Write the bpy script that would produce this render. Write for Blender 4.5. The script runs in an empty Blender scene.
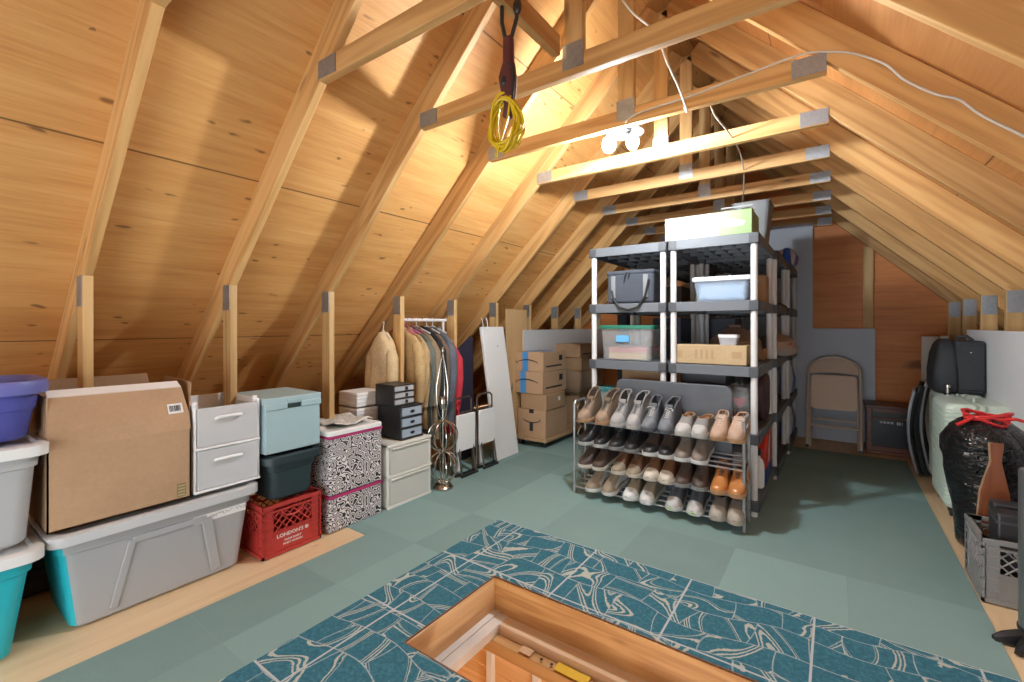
EXPO = 0.50
WORLD = 4.4
LAMP = 840
import bpy, bmesh, math, random
from mathutils import Vector, Matrix, Euler
random.seed(7)
PI = math.pi
col = bpy.context.scene.collection
rad = math.radians
def rnd(a, b): return random.uniform(a, b)

# ------------------------------------------------------------------ materials
def new_mat(name):
    m = bpy.data.materials.new(name); m.use_nodes = True
    nt = m.node_tree; b = nt.nodes['Principled BSDF']
    return m, nt, b
def N(nt, typ, **kw):
    n = nt.nodes.new(typ)
    for k, v in kw.items():
        if k in n.inputs.keys(): n.inputs[k].default_value = v
        else: setattr(n, k, v)
    return n
def L(nt, a, b): nt.links.new(a, b)
def C4(c): return (c[0], c[1], c[2], 1)
def srgb(r, g, b):
    f = lambda v: (v/255/12.92) if v/255 <= .04045 else ((v/255+.055)/1.055)**2.4
    return (f(r), f(g), f(b))
def ramp(nt, stops, interp='LINEAR'):
    r = nt.nodes.new('ShaderNodeValToRGB'); r.color_ramp.interpolation = interp
    e = r.color_ramp.elements
    while len(e) > 1: e.remove(e[-1])
    e[0].position = stops[0][0]; e[0].color = C4(stops[0][1])
    for p, c in stops[1:]:
        q = e.new(p); q.color = C4(c)
    return r
def mixc(nt, fac, a, b, mode='MIX'):
    m = nt.nodes.new('ShaderNodeMix'); m.data_type = 'RGBA'; m.blend_type = mode
    for i, v in ((0, fac), (6, a), (7, b)):
        if hasattr(v, 'node'): L(nt, v, m.inputs[i])
        elif i == 0: m.inputs[0].default_value = v
        else: m.inputs[i].default_value = C4(v)
    return m.outputs[2]
def vmath(nt, op, a, b=None):
    n = nt.nodes.new('ShaderNodeVectorMath'); n.operation = op
    for i, v in ((0, a), (1, b)):
        if v is None: continue
        if hasattr(v, 'node'): L(nt, v, n.inputs[i])
        else: n.inputs[i].default_value = v
    return n.outputs[0]
def fmath(nt, op, a, b=None, clamp=False):
    n = nt.nodes.new('ShaderNodeMath'); n.operation = op; n.use_clamp = clamp
    for i, v in ((0, a), (1, b)):
        if v is None: continue
        if hasattr(v, 'node'): L(nt, v, n.inputs[i])
        else: n.inputs[i].default_value = v
    return n.outputs[0]
def objcoord(nt, per_object=True):
    tc = nt.nodes.new('ShaderNodeTexCoord')
    if not per_object: return tc.outputs['Object']
    oi = nt.nodes.new('ShaderNodeObjectInfo')
    off = fmath(nt, 'MULTIPLY', oi.outputs['Random'], 37.0)
    cb = nt.nodes.new('ShaderNodeCombineXYZ')
    L(nt, off, cb.inputs[0]); L(nt, off, cb.inputs[1]); L(nt, off, cb.inputs[2])
    return vmath(nt, 'ADD', tc.outputs['Object'], cb.outputs[0])
def noise(nt, vec, scale, detail=4, rough=.55, sc=None):
    if sc is not None: vec = vmath(nt, 'MULTIPLY', vec, sc)
    n = N(nt, 'ShaderNodeTexNoise', Scale=scale, Detail=detail, Roughness=rough)
    L(nt, vec, n.inputs['Vector']); return n.outputs['Fac']
def bump(nt, bsdf, h, strength=.2, dist=.002):
    b = N(nt, 'ShaderNodeBump', Strength=strength, Distance=dist)
    L(nt, h, b.inputs['Height']); L(nt, b.outputs[0], bsdf.inputs['Normal'])

def wood(name, light, mid, dark, rough=.6, knots=True, fine=1.0, big=1.0, axis=0):
    """sawn timber, grain along local X (axis 0) or another local axis"""
    m, nt, b = new_mat(name)
    v = objcoord(nt)
    st = [(.5, 7, 7), (7, .5, 7), (7, 7, .5)][axis]
    n1 = noise(nt, v, .9*big, 3, .5, st)
    warp = fmath(nt, 'MULTIPLY', n1, 9.0)
    sx = fmath(nt, 'SINE', fmath(nt, 'MULTIPLY', warp, 4.2))
    ring = fmath(nt, 'MULTIPLY_ADD', sx, .5); ring.node.inputs[2].default_value = .5
    n2 = noise(nt, v, 14*fine, 3, .6, [(.12, 4, 4), (4, .12, 4), (4, 4, .12)][axis])
    n3 = noise(nt, v, 1.3, 3, .5)
    r = ramp(nt, [(.12, light), (.5, mid), (.86, dark)])
    n4 = noise(nt, v, 46*fine, 3, .7, [(.05, 3, 3), (3, .05, 3), (3, 3, .05)][axis])
    f = fmath(nt, 'ADD', fmath(nt, 'MULTIPLY', ring, .42), fmath(nt, 'MULTIPLY', n2, .33))
    f = fmath(nt, 'ADD', f, fmath(nt, 'MULTIPLY', n4, .30))
    L(nt, f, r.inputs[0])
    c = mixc(nt, fmath(nt, 'MULTIPLY', n3, .5), r.outputs[0], mid)
    oi = nt.nodes.new('ShaderNodeObjectInfo')
    hs = N(nt, 'ShaderNodeHueSaturation')
    mr = N(nt, 'ShaderNodeMapRange'); L(nt, oi.outputs['Random'], mr.inputs[0])
    mr.inputs[3].default_value = .8; mr.inputs[4].default_value = 1.12
    L(nt, mr.outputs[0], hs.inputs['Value']); L(nt, c, hs.inputs['Color']); c = hs.outputs[0]
    if knots:
        vo = N(nt, 'ShaderNodeTexVoronoi', Scale=2.2)
        L(nt, vmath(nt, 'MULTIPLY', v, [(.55, 2.2, 2.2), (2.2, .55, 2.2), (2.2, 2.2, .55)][axis]), vo.inputs['Vector'])
        kr = ramp(nt, [(.03, (1, 1, 1)), (.085, (0, 0, 0))]); L(nt, vo.outputs['Distance'], kr.inputs[0])
        c = mixc(nt, fmath(nt, 'MULTIPLY', kr.outputs[0], .75), c, tuple(q*.35 for q in dark))
    L(nt, c, b.inputs['Base Color']); b.inputs['Roughness'].default_value = rough
    bump(nt, b, n2, .25, .002)
    return m

def plywood(name, light, mid, dark, knot=.8, axis=1, seam=None, dens=5.0, thr=.13):
    """sheet plywood in object/world coordinates, grain along axis; small dark knots and football patches"""
    m, nt, b = new_mat(name)
    v = objcoord(nt, False)
    st = [(.6, 5, 5), (5, .6, 5), (5, 5, .6)][axis]
    n1 = noise(nt, v, 1.6, 5, .6, st)
    n2 = noise(nt, v, 9, 3, .65, [(.15, 3, 3), (3, .15, 3), (3, 3, .15)][axis])
    n3 = noise(nt, v, .9, 3, .5)
    r = ramp(nt, [(.34, light), (.5, mid), (.66, dark)])
    n4 = noise(nt, v, 30, 4, .7, [(.12, 3, 3), (3, .12, 3), (3, 3, .12)][axis])
    f = fmath(nt, 'ADD', fmath(nt, 'MULTIPLY', n1, .42), fmath(nt, 'MULTIPLY', n2, .30))
    f = fmath(nt, 'ADD', f, fmath(nt, 'MULTIPLY', n4, .28)); L(nt, f, r.inputs[0])
    c = mixc(nt, fmath(nt, 'MULTIPLY', n3, .7), r.outputs[0], mid)
    vo = N(nt, 'ShaderNodeTexVoronoi', Scale=dens)
    kv = vmath(nt, 'MULTIPLY', v, [(.33, 1, 1), (1, .33, 1), (1, 1, .33)][axis])
    wn = N(nt, 'ShaderNodeTexNoise', Scale=6.0); L(nt, v, wn.inputs['Vector'])
    kv2 = vmath(nt, 'ADD', kv, vmath(nt, 'MULTIPLY', wn.outputs['Color'], (.06, .06, .06)))
    L(nt, kv2, vo.inputs['Vector'])
    kr = ramp(nt, [(thr*.45, (1, 1, 1)), (thr, (0, 0, 0))]); L(nt, vo.outputs['Distance'], kr.inputs[0])
    sel = fmath(nt, 'GREATER_THAN', noise(nt, v, 1.7, 2, .5), .44)
    kf = fmath(nt, 'MULTIPLY', fmath(nt, 'MULTIPLY', kr.outputs[0], knot), sel)
    c = mixc(nt, kf, c, tuple(q*.3 for q in dark))
    if seam:
        sp = nt.nodes.new('ShaderNodeSeparateXYZ'); L(nt, v, sp.inputs[0])
        for xs in seam:
            dd = fmath(nt, 'ABSOLUTE', fmath(nt, 'SUBTRACT', sp.outputs[0], xs))
            c = mixc(nt, fmath(nt, 'MULTIPLY', fmath(nt, 'LESS_THAN', dd, .0028), .75), c, tuple(q*.12 for q in dark))
    L(nt, c, b.inputs['Base Color']); b.inputs['Roughness'].default_value = .55
    bump(nt, b, n2, .2, .002)
    return m

def plain(name, c, rough=.5, metal=0, var=.08, bumpy=0, scale=30, trans=0, alpha=1, sheen=0, coat=0, ior=None):
    m, nt, b = new_mat(name)
    v = objcoord(nt)
    n = noise(nt, v, scale*.25, 4, .6)
    cc = mixc(nt, n, tuple(q*(1-var) for q in c), tuple(min(1, q*(1+var)) for q in c))
    L(nt, cc, b.inputs['Base Color'])
    b.inputs['Roughness'].default_value = rough; b.inputs['Metallic'].default_value = metal
    if trans: b.inputs['Transmission Weight'].default_value = trans
    if alpha < 1: b.inputs['Alpha'].default_value = alpha
    if coat: b.inputs['Coat Weight'].default_value = coat
    if ior: b.inputs['IOR'].default_value = ior
    if bumpy:
        bump(nt, b, noise(nt, v, scale, 3, .6), bumpy, .004)
    return m
def fabric(name, c, var=.18, scale=160, rough=.9, bumpy=.35):
    m, nt, b = new_mat(name)
    v = objcoord(nt)
    n = noise(nt, v, 7, 4, .6); n2 = noise(nt, v, scale, 2, .7)
    f = fmath(nt, 'ADD', fmath(nt, 'MULTIPLY', n, .6), fmath(nt, 'MULTIPLY', n2, .4))
    r = ramp(nt, [(.3, tuple(q*(1-var) for q in c)), (.7, tuple(min(1, q*(1+var)) for q in c))])
    L(nt, f, r.inputs[0]); L(nt, r.outputs[0], b.inputs['Base Color'])
    b.inputs['Roughness'].default_value = rough
    bump(nt, b, n2, bumpy, .002)
    return m
def cardboard(name, c):
    m, nt, b = new_mat(name)
    v = objcoord(nt)
    n = noise(nt, v, 3, 5, .6); n2 = noise(nt, v, 60, 2, .6)
    f = fmath(nt, 'ADD', fmath(nt, 'MULTIPLY', n, .7), fmath(nt, 'MULTIPLY', n2, .3))
    r = ramp(nt, [(.3, tuple(q*.85 for q in c)), (.7, tuple(q*1.1 for q in c))])
    L(nt, f, r.inputs[0]); L(nt, r.outputs[0], b.inputs['Base Color']); b.inputs['Roughness'].default_value = .8
    bump(nt, b, n, .15, .004)
    return m

# ------------------------------------------------------------------ mesh builder
class MB:
    def __init__(s): s.v = []; s.f = []; s.m = []; s.mi = 0
    def add(s, vs, fs):
        o = len(s.v); s.v += [tuple(q) for q in vs]
        s.f += [tuple(o+i for i in f) for f in fs]; s.m += [s.mi]*len(fs); return s
    def box(s, x0, x1, y0, y1, z0, z1, M=None, taper=None):
        vs = [Vector((x, y, z)) for z in (z0, z1) for y in (y0, y1) for x in (x0, x1)]
        if taper:   # shrink of the bottom towards the centre
            cx, cy = (x0+x1)/2, (y0+y1)/2
            for q in vs[:4]: q.x = cx+(q.x-cx)*taper; q.y = cy+(q.y-cy)*taper
        if M is not None: vs = [M @ q for q in vs]
        return s.add(vs, [(0, 2, 3, 1), (4, 5, 7, 6), (0, 1, 5, 4), (2, 6, 7, 3), (0, 4, 6, 2), (1, 3, 7, 5)])
    def rings(s, rs, cap=True, closed=True):
        n = len(rs[0]); o = len(s.v)
        for r in rs: s.v += [tuple(q) for q in r]
        fs = []
        for i in range(len(rs)-1):
            for j in range(n if closed else n-1):
                k = (j+1) % n
                fs.append((o+i*n+j, o+i*n+k, o+(i+1)*n+k, o+(i+1)*n+j))
        if cap:
            fs.append(tuple(o+j for j in reversed(range(n)))); fs.append(tuple(o+(len(rs)-1)*n+j for j in range(n)))
        s.f += fs; s.m += [s.mi]*len(fs); return s
    def tube(s, pts, r, n=8, closed=False):
        pts = [Vector(p) for p in pts]; rs = []
        up = Vector((0, 0, 1)); m = len(pts)
        prev = None
        for i, p in enumerate(pts):
            if closed: t = pts[(i+1) % m]-pts[i-1]
            else: t = pts[min(i+1, m-1)]-pts[max(i-1, 0)]
            if t.length < 1e-9: t = Vector((0, 0, 1))
            t.normalize()
            if prev is None:
                a = t.cross(up)
                if a.length < .05: a = t.cross(Vector((1, 0, 0)))
            else: a = prev - t*prev.dot(t)
            a.normalize(); prev = a; b = t.cross(a)
            rr = r[i] if isinstance(r, (list, tuple)) else r
            rs.append([p+a*math.cos(2*PI*j/n)*rr+b*math.sin(2*PI*j/n)*rr for j in range(n)])
        if closed: rs.append(rs[0]); return s.rings(rs, cap=False)
        return s.rings(rs)
    def lathe(s, prof, c=(0, 0, 0), n=20, sx=1, sy=1, M=None):
        rs = []
        for r, z in prof:
            ring = [Vector((c[0]+r*sx*math.cos(2*PI*j/n), c[1]+r*sy*math.sin(2*PI*j/n), c[2]+z)) for j in range(n)]
            rs.append([M @ q for q in ring] if M is not None else ring)
        return s.rings(rs)
    def prism(s, poly, d0, d1, axis='y', M=None):
        """poly in the two other axes (x,z for y; y,z for x; x,y for z)"""
        def P(a, b, d):
            q = {'y': (a, d, b), 'x': (d, a, b), 'z': (a, b, d)}[axis]
            return M @ Vector(q) if M is not None else Vector(q)
        return s.rings([[P(a, b, d0) for a, b in poly], [P(a, b, d1) for a, b in poly]])
    def ball(s, c, rx, ry=None, rz=None, n=14, m=8, M=None):
        ry = rx if ry is None else ry; rz = rx if rz is None else rz
        rs = []
        for i in range(m+1):
            a = -PI/2+PI*i/m; a = max(-PI/2+.06, min(PI/2-.06, a))
            ring = [Vector((c[0]+rx*math.cos(a)*math.cos(2*PI*j/n), c[1]+ry*math.cos(a)*math.sin(2*PI*j/n), c[2]+rz*math.sin(a))) for j in range(n)]
            rs.append([M @ q for q in ring] if M is not None else ring)
        return s.rings(rs)
    def torus(s, c, R, r, axis='z', n=20, k=8, sx=1, sy=1, M=None):
        pts = []
        for i in range(n):
            a = 2*PI*i/n; p, q = R*math.cos(a)*sx, R*math.sin(a)*sy
            w = {'z': (p, q, 0), 'y': (p, 0, q), 'x': (0, p, q)}[axis]
            w = Vector(w)+Vector(c); pts.append(M @ w if M is not None else w)
        return s.tube(pts, r, k, closed=True)
    def xf(s, M):
        s.v = [tuple(M @ Vector(q)) for q in s.v]; return s
    def build(s, name, mat, parent=None, bevel=0, smooth=True, seg=2, M=None, sub=0, kind=None, angle=35):
        me = bpy.data.meshes.new(name); me.from_pydata(s.v, [], s.f)
        mats = mat if isinstance(mat, (list, tuple)) else [mat]
        for q in mats: me.materials.append(q)
        for p, i in zip(me.polygons, s.m): p.material_index = min(i, len(mats)-1)
        bm = bmesh.new(); bm.from_mesh(me); bmesh.ops.recalc_face_normals(bm, faces=bm.faces); bm.to_mesh(me); bm.free()
        if smooth:
            for p in me.polygons: p.use_smooth = True
            if not sub: me.set_sharp_from_angle(angle=rad(angle))
        o = bpy.data.objects.new(name, me); col.objects.link(o)
        if parent is not None: o.parent = parent
        if M is not None: o.matrix_local = M
        if bevel:
            d = o.modifiers.new('bevel', 'BEVEL'); d.width = bevel; d.segments = seg; d.limit_method = 'ANGLE'; d.angle_limit = rad(40)
            d.harden_normals = False
        if sub:
            d = o.modifiers.new('sub', 'SUBSURF'); d.levels = sub; d.render_levels = sub
        if kind: o['kind'] = kind
        return o
def thing(name, label, cat, loc=(0, 0, 0), rz=0, group=None):
    o = bpy.data.objects.new(name, None); col.objects.link(o); o.empty_display_size = .1
    o.location = loc; o.rotation_euler = (0, 0, rz); o['label'] = label; o['category'] = cat
    if group: o['group'] = group
    return o
def tag(o, label, cat, group=None):
    o['label'] = label; o['category'] = cat
    if group: o['group'] = group
    return o
def dup(root, loc, rz=None, label=None, group=None):
    r = root.copy(); col.objects.link(r); r.location = loc
    if rz is not None: r.rotation_euler = (0, 0, rz)
    if label: r['label'] = label
    if group: r['group'] = group
    for ch in list(root.children):
        c = ch.copy(); col.objects.link(c); c.parent = r
        for g in list(ch.children):
            d = g.copy(); col.objects.link(d); d.parent = c
    return r
def beam(name, mat, p0, p1, w, h, up, parent=None, bevel=.003, base=(0, 0, 0)):
    """board with its grain along local X from p0 to p1 (world), w across, h along 'up'"""
    p0, p1, up, base = Vector(p0), Vector(p1), Vector(up), Vector(base)
    x = (p1-p0).normalized(); y = up.cross(x).normalized(); z = x.cross(y)
    M = Matrix(((x.x, y.x, z.x, 0), (x.y, y.y, z.y, 0), (x.z, y.z, z.z, 0), (0, 0, 0, 1)))
    M.translation = (p0+p1)/2-base
    ln = (p1-p0).length
    return MB().box(-ln/2, ln/2, -w/2, w/2, -h/2, h/2).build(name, mat, parent, bevel=bevel, M=M)
def text(name, body, size, mat, parent, M, depth=.0004, sx=1, bold=0, align='CENTER'):
    cu = bpy.data.curves.new(name, 'FONT'); cu.body = body; cu.size = size; cu.extrude = depth; cu.offset = bold
    cu.align_x = align; cu.align_y = 'CENTER'; cu.resolution_u = 2
    o = bpy.data.objects.new(name, cu); col.objects.link(o)
    me = bpy.data.meshes.new_from_object(o); col.objects.unlink(o); bpy.data.objects.remove(o); bpy.data.curves.remove(cu)
    me.materials.clear(); me.materials.append(mat); me.name = name
    if sx != 1:
        for v in me.vertices: v.co.x *= sx
    o = bpy.data.objects.new(name, me); col.objects.link(o); o.parent = parent; o.matrix_local = M
    return o
def frame(o, x, y):
    """matrix from an origin and the directions of local x and y"""
    x, y = Vector(x).normalized(), Vector(y).normalized(); z = x.cross(y)
    return Matrix(((x.x, y.x, z.x, o[0]), (x.y, y.y, z.y, o[1]), (x.z, y.z, z.z, o[2]), (0, 0, 0, 1)))
def rrect(x0, x1, y0, y1, r, n=4):
    out = []
    for cx, cy, a0 in ((x1-r, y1-r, 0), (x0+r, y1-r, 90), (x0+r, y0+r, 180), (x1-r, y0+r, 270)):
        for i in range(n+1):
            a = rad(a0+90*i/n); out.append((cx+r*math.cos(a), cy+r*math.sin(a)))
    return out
# ------------------------------------------------------------------ palette
LUMBER = wood('lumber', (.72, .45, .195), (.58, .325, .115), (.38, .18, .055))
LUMBER_Y = wood('lumber_post', (.74, .50, .24), (.62, .39, .16), (.45, .26, .09), axis=2)
PLY_ROOF = plywood('roof_plywood', (.80, .48, .20), (.66, .335, .105), (.45, .175, .045), dens=17, thr=.18, knot=.75, seam=(-1.56, -2.425, -3.25))
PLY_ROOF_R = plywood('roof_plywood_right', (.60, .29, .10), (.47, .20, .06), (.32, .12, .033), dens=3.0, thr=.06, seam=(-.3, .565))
PLY_GABLE = plywood('gable_plywood', (.78, .31, .085), (.60, .205, .05), (.38, .105, .026), axis=0, dens=2.6, thr=.16)
PLY_FLOOR = plywood('floor_plywood', (.88, .69, .45), (.78, .57, .34), (.62, .42, .22), axis=1, dens=3, thr=.08)
PLATE = plain('galvanised_plate', (.36, .39, .42), .45, .8, .25, .5, 220)
WHITE = plain('white_plastic', (.80, .80, .79), .4, 0, .03)
CABLE = plain('cream_cable', (.55, .51, .44), .4)
BLACK = plain('black_plastic', (.018, .019, .02), .4)
DKGREY = plain('dark_grey_plastic', (.06, .066, .075), .5)
STEEL = plain('grey_steel', (.42, .44, .46), .35, .7, .06)
CHROME = plain('brushed_nickel', (.55, .52, .47), .22, 1, .05)

RX = -.93; RZ = 3.27; SL = .993          # ridge x, underside of the rafters at the ridge, slope
XL, XR = -2.746, .89                     # inner faces of the knee-wall studs
Y0, Y1 = -1.4, 6.09
RH = .14
def K(k): return .565+.6096*k
def under(x): return RZ-SL*abs(x-RX)
OFFV = RH*math.sqrt(1+SL*SL)             # vertical thickness of a rafter
XE0, XE1 = RX-(RZ+OFFV)/SL, RX+(RZ+OFFV)/SL   # where the roof meets the floor

# ------------------------------------------------------------------ setting
HX0, HX1, HY0, HY1 = -1.372, .02, 1.21, 1.782   # hatch opening
fl = MB()
for a in ((XE0, HX0, Y0, Y1), (HX1, XE1, Y0, Y1), (HX0, HX1, Y0, HY0), (HX0, HX1, HY1, Y1)):
    fl.box(a[0], a[1], a[2], a[3], -.04, -.006)
fl.build('floor', PLY_FLOOR, kind='structure', smooth=False)
for sgn, nm, mt in ((-1, 'ceiling_left', PLY_ROOF), (1, 'ceiling_right', PLY_ROOF_R)):
    xe = XE0 if sgn < 0 else XE1
    top = RZ+OFFV
    th = .03
    poly = [(RX, top+.0), (xe+sgn*.06, -.06), (xe+sgn*(th+.06), -.06), (RX, top+th*1.5)]
    MB().prism(poly, Y0, Y1+.05).build(nm, mt, kind='structure', smooth=False)
MB().prism([(XE0-.05, -.05), (XE1+.05, -.05), (RX, RZ+OFFV)], Y1-.012, Y1+.03).build('wall_back', PLY_GABLE, kind='structure', smooth=False)

# near gable behind the camera, low opening added to let fill light in
wf = MB()
WX0, WX1, WZ = -2.5, .85, 1.30
zt = lambda x: RZ+OFFV-SL*abs(x-RX)
yy0, yy1 = Y0, Y0+.03
wf.prism([(WX0, WZ), (WX1, WZ), (RX+(RZ+OFFV-WZ)/SL, WZ), (RX, RZ+OFFV), (RX-(RZ+OFFV-WZ)/SL, WZ)], yy0, yy1)
wf.prism([(XE0, 0), (WX0, 0), (WX0, WZ), (RX-(RZ+OFFV-WZ)/SL, WZ)], yy0, yy1)
wf.prism([(WX1, 0), (XE1, 0), (RX+(RZ+OFFV-WZ)/SL, WZ), (WX1, WZ)], yy0, yy1)
wf.build('wall_front', PLY_GABLE, kind='structure', smooth=False)
# trusses
def truss(k):
    y = K(k)
    lab = {0: 'roof truss nearest the camera with only its left rafter and stud in view', 9: 'roof truss set against the far gable wall',
           1: 'roof truss second from the camera, its tie cut by the top edge', 2: 'roof truss whose collar tie has the yellow cord hanging beside it',
           3: 'roof truss with the lit twin bulbs and white cable on its collar tie', 4: 'roof truss just beyond the one carrying the lit bulbs'}.get(
           k, '%s roof truss beyond the lit bulbs, counted from them' % {5: 'second', 6: 'third', 7: 'fourth', 8: 'fifth'}.get(k, ''))
    if k == -1: lab = 'roof truss overhead behind the camera position'
    t = thing('roof_truss', lab, 'roof truss', (RX, y, 0), 0, 'roof trusses')
    B = (RX, y, 0)
    n = math.sqrt(1+SL*SL)
    for s in (-1, 1):
        xe = RX+s*3.25
        nx, nz = s*SL/n, 1/n     # outward normal of the roof
        p0 = Vector((RX, y, RZ))+Vector((nx, 0, nz))*RH/2; p1 = Vector((xe, y, under(xe)))+Vector((nx, 0, nz))*RH/2
        beam('rafter', LUMBER, p0, p1, .038, RH, (nx, 0, nz), t, base=B)
        # knee-wall stud, top cut to the slope
        xa = XL if s < 0 else XR; xb = xa+s*.089
        po = [(xa-RX, 0), (xb-RX, 0), (xb-RX, under(xb)), (xa-RX, under(xa))]
        if s < 0: po.reverse()
        MB().prism(po, -.019, .019).build('stud', LUMBER_Y, t, bevel=.003)
        MB().box(min(xa, xb)-RX+.004, max(xa, xb)-RX-.004, -.0225, -.019, under(xa)-.14, under(xa)+.0).build('connector_plate', PLATE, t)
    xl, xr = RX-.95, RX+.90
    beam('collar_tie', LUMBER, (xl, y, 2.375), (xr, y, 2.375), .038, .089, (0, 0, 1), t, base=B)
    for x0, x1 in ((xl, xl+.13), (xr-.13, xr)):
        MB().box(x0-RX, x1-RX, -.0225, -.019, 2.336, 2.416).build('connector_plate', PLATE, t)
    MB().box(-.0445, .0445, -.019, .019, 2.42, RZ+.02).build('king_post', LUMBER_Y, t, bevel=.003)
    MB().box(-.05, .05, -.0225, -.019, 2.36, 2.47).build('connector_plate', PLATE, t)
    return t
for k in range(0, 10): truss(k)
# gable studs of the far wall
for i, x in enumerate((-2.2, -1.55, .28)):
    zt = under(x)-.005
    a = MB().box(-.0445, .0445, -.019, .019, 0, zt).build('gable_stud', LUMBER_Y, None, bevel=.003)
    a.location = (x, Y1-.035, 0)
    tag(a, ['gable stud far left behind the shelving', 'gable stud behind the middle of the shelving', 'single bare gable stud above the folding chair with plate on top'][i], 'stud', 'gable studs')
# long brace lying over the ties beside the king posts
b_ = beam('strongback', LUMBER, (-1.0, -1.3, 2.466), (-1.0, 1.745, 2.466), .038, .089, (0, 0, 1))
tag(b_, 'long dark brace board running overhead from the camera to a king post', 'brace')

# carpets
def carpet_green():
    m, nt, b = new_mat('green_carpet_tiles')
    v = objcoord(nt, False)
    br = N(nt, 'ShaderNodeTexBrick', Scale=1.0); br.offset = .0; br.squash = 1
    br.inputs['Brick Width'].default_value = .50; br.inputs['Row Height'].default_value = .50
    br.inputs['Mortar Size'].default_value = .0015; br.inputs['Mortar Smooth'].default_value = .0
    br.inputs['Color1'].default_value = (0, 0, 0, 1); br.inputs['Color2'].default_value = (1, 1, 1, 1); br.inputs['Mortar'].default_value = (.35, .35, .35, 1)
    L(nt, vmath(nt, 'ADD', v, (3.453, 3.21, 0)), br.inputs['Vector'])
    n = noise(nt, v, 3.5, 8, .68); n2 = noise(nt, v, 160, 3, .75)
    r = ramp(nt, [(.1, (.155, .245, .238)), (.5, (.205, .325, .315)), (1, (.25, .40, .39))])
    f = fmath(nt, 'ADD', fmath(nt, 'MULTIPLY', br.outputs['Color'], .62), fmath(nt, 'MULTIPLY', n, .30))
    f = fmath(nt, 'ADD', f, fmath(nt, 'MULTIPLY', n2, .3)); L(nt, f, r.inputs[0])
    L(nt, r.outputs[0], b.inputs['Base Color']); b.inputs['Roughness'].default_value = .95
    bump(nt, b, n2, .4, .003)
    return m
GC = carpet_green()
g = MB()
PX0, PY0, PY1 = -1.752, .70, 2.32        # patterned band
HB = .03                                 # hatch trim reaches this far over the floor
for a in ((-2.265, PX0, -1.2, 1.70), (-2.95, PX0, 1.70, 5.46), (PX0, .53, PY1, 5.46), (PX0, .53, -1.2, PY0)):
    g.box(a[0], a[1], a[2], a[3], -.006, .001)
tag(g.build('green_carpet', GC), 'pale green carpet tiles covering the attic floor', 'carpet')

def carpet_pattern():
    m, nt, b = new_mat('blue_patterned_carpet')
    v0 = objcoord(nt, False)
    v = vmath(nt, 'ADD', v0, (1.752+2.32, .18, 0))
    def brick(w, h, off, mort):
        br = N(nt, 'ShaderNodeTexBrick', Scale=1.0); br.offset = off; br.squash = 1; br.squash_frequency = 2
        br.inputs['Brick Width'].default_value = w; br.inputs['Row Height'].default_value = h
        br.inputs['Mortar Size'].default_value = mort; br.inputs['Mortar Smooth'].default_value = .1
        br.inputs['Color1'].default_value = (0, 0, 0, 1); br.inputs['Color2'].default_value = (1, 1, 1, 1); br.inputs['Mortar'].default_value = (.5, .5, .5, 1)
        return br
    # slightly skewed small bricks
    wn = N(nt, 'ShaderNodeTexNoise', Scale=2.6, Detail=0.0); L(nt, v, wn.inputs['Vector'])
    vd = vmath(nt, 'ADD', v, vmath(nt, 'MULTIPLY', wn.outputs['Color'], (.17, .17, 0)))
    b1 = brick(.21, .14, .5, .0024); L(nt, vd, b1.inputs['Vector'])
    b2 = brick(.50, .50, .0, .0045); L(nt, v, b2.inputs['Vector'])
    rnd_ = b1.outputs['Color']
    rot = N(nt, 'ShaderNodeVectorRotate'); rot.rotation_type = 'Z_AXIS'
    L(nt, vmath(nt, 'ADD', v, vmath(nt, 'MULTIPLY', rnd_, (3.1, 7.3, 0))), rot.inputs['Vector'])
    L(nt, fmath(nt, 'MULTIPLY', rnd_, 9.0), rot.inputs['Angle'])
    fib = noise(nt, v0, 55, 2, .7); fib2 = noise(nt, v0, 300, 2, .7)
    sn = noise(nt, rot.outputs[0], 2.3, 0.4, .4, (1.0, 2.3, 1.0))
    jit = fmath(nt, 'MULTIPLY', fmath(nt, 'SUBTRACT', fib, .5), .018)
    sv = fmath(nt, 'ADD', sn, jit)
    ln = fmath(nt, 'SINE', fmath(nt, 'MULTIPLY', sv, 210.0))
    st = ramp(nt, [(.50, (0, 0, 0)), (.68, (1, 1, 1))]); L(nt, fmath(nt, 'MULTIPLY_ADD', ln, .5), st.inputs[0])
    st.inputs[0].links[0].from_node.inputs[2].default_value = .5
    msk = ramp(nt, [(.385, (0, 0, 0)), (.395, (1, 1, 1)), (.465, (1, 1, 1)), (.475, (0, 0, 0)), (.555, (0, 0, 0)), (.565, (1, 1, 1)), (.60, (1, 1, 1)), (.61, (0, 0, 0))]); L(nt, sv, msk.inputs[0])
    base = ramp(nt, [(.3, (.014, .095, .150)), (.5, (.028, .150, .215)), (.70, (.075, .255, .32))])
    L(nt, fmath(nt, 'ADD', fmath(nt, 'MULTIPLY', fib, .55), fmath(nt, 'MULTIPLY', fib2, .45)), base.inputs[0])
    c = mixc(nt, fmath(nt, 'MULTIPLY', fmath(nt, 'MULTIPLY', st.outputs[0], msk.outputs[0]), .8), base.outputs[0], (.56, .58, .50))
    lines = fmath(nt, 'MAXIMUM', fmath(nt, 'MULTIPLY', b1.outputs['Fac'], .6), b2.outputs['Fac'])
    c = mixc(nt, lines, c, (.47, .52, .54))
    L(nt, c, b.inputs['Base Color']); b.inputs['Roughness'].default_value = .95
    bump(nt, b, fib2, .4, .003)
    return m
PC = carpet_pattern()
g = MB()
for a in ((PX0, HX0, PY0, PY1), (HX1, .53, PY0, PY1), (HX0, HX1, PY0, HY0), (HX0, HX1, HY1, PY1)):
    g.box(a[0], a[1], a[2], a[3], -.006, .0015)
tag(g.build('patterned_carpet', PC), 'blue carpet with white marbled patchwork around the floor hatch', 'carpet')

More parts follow.
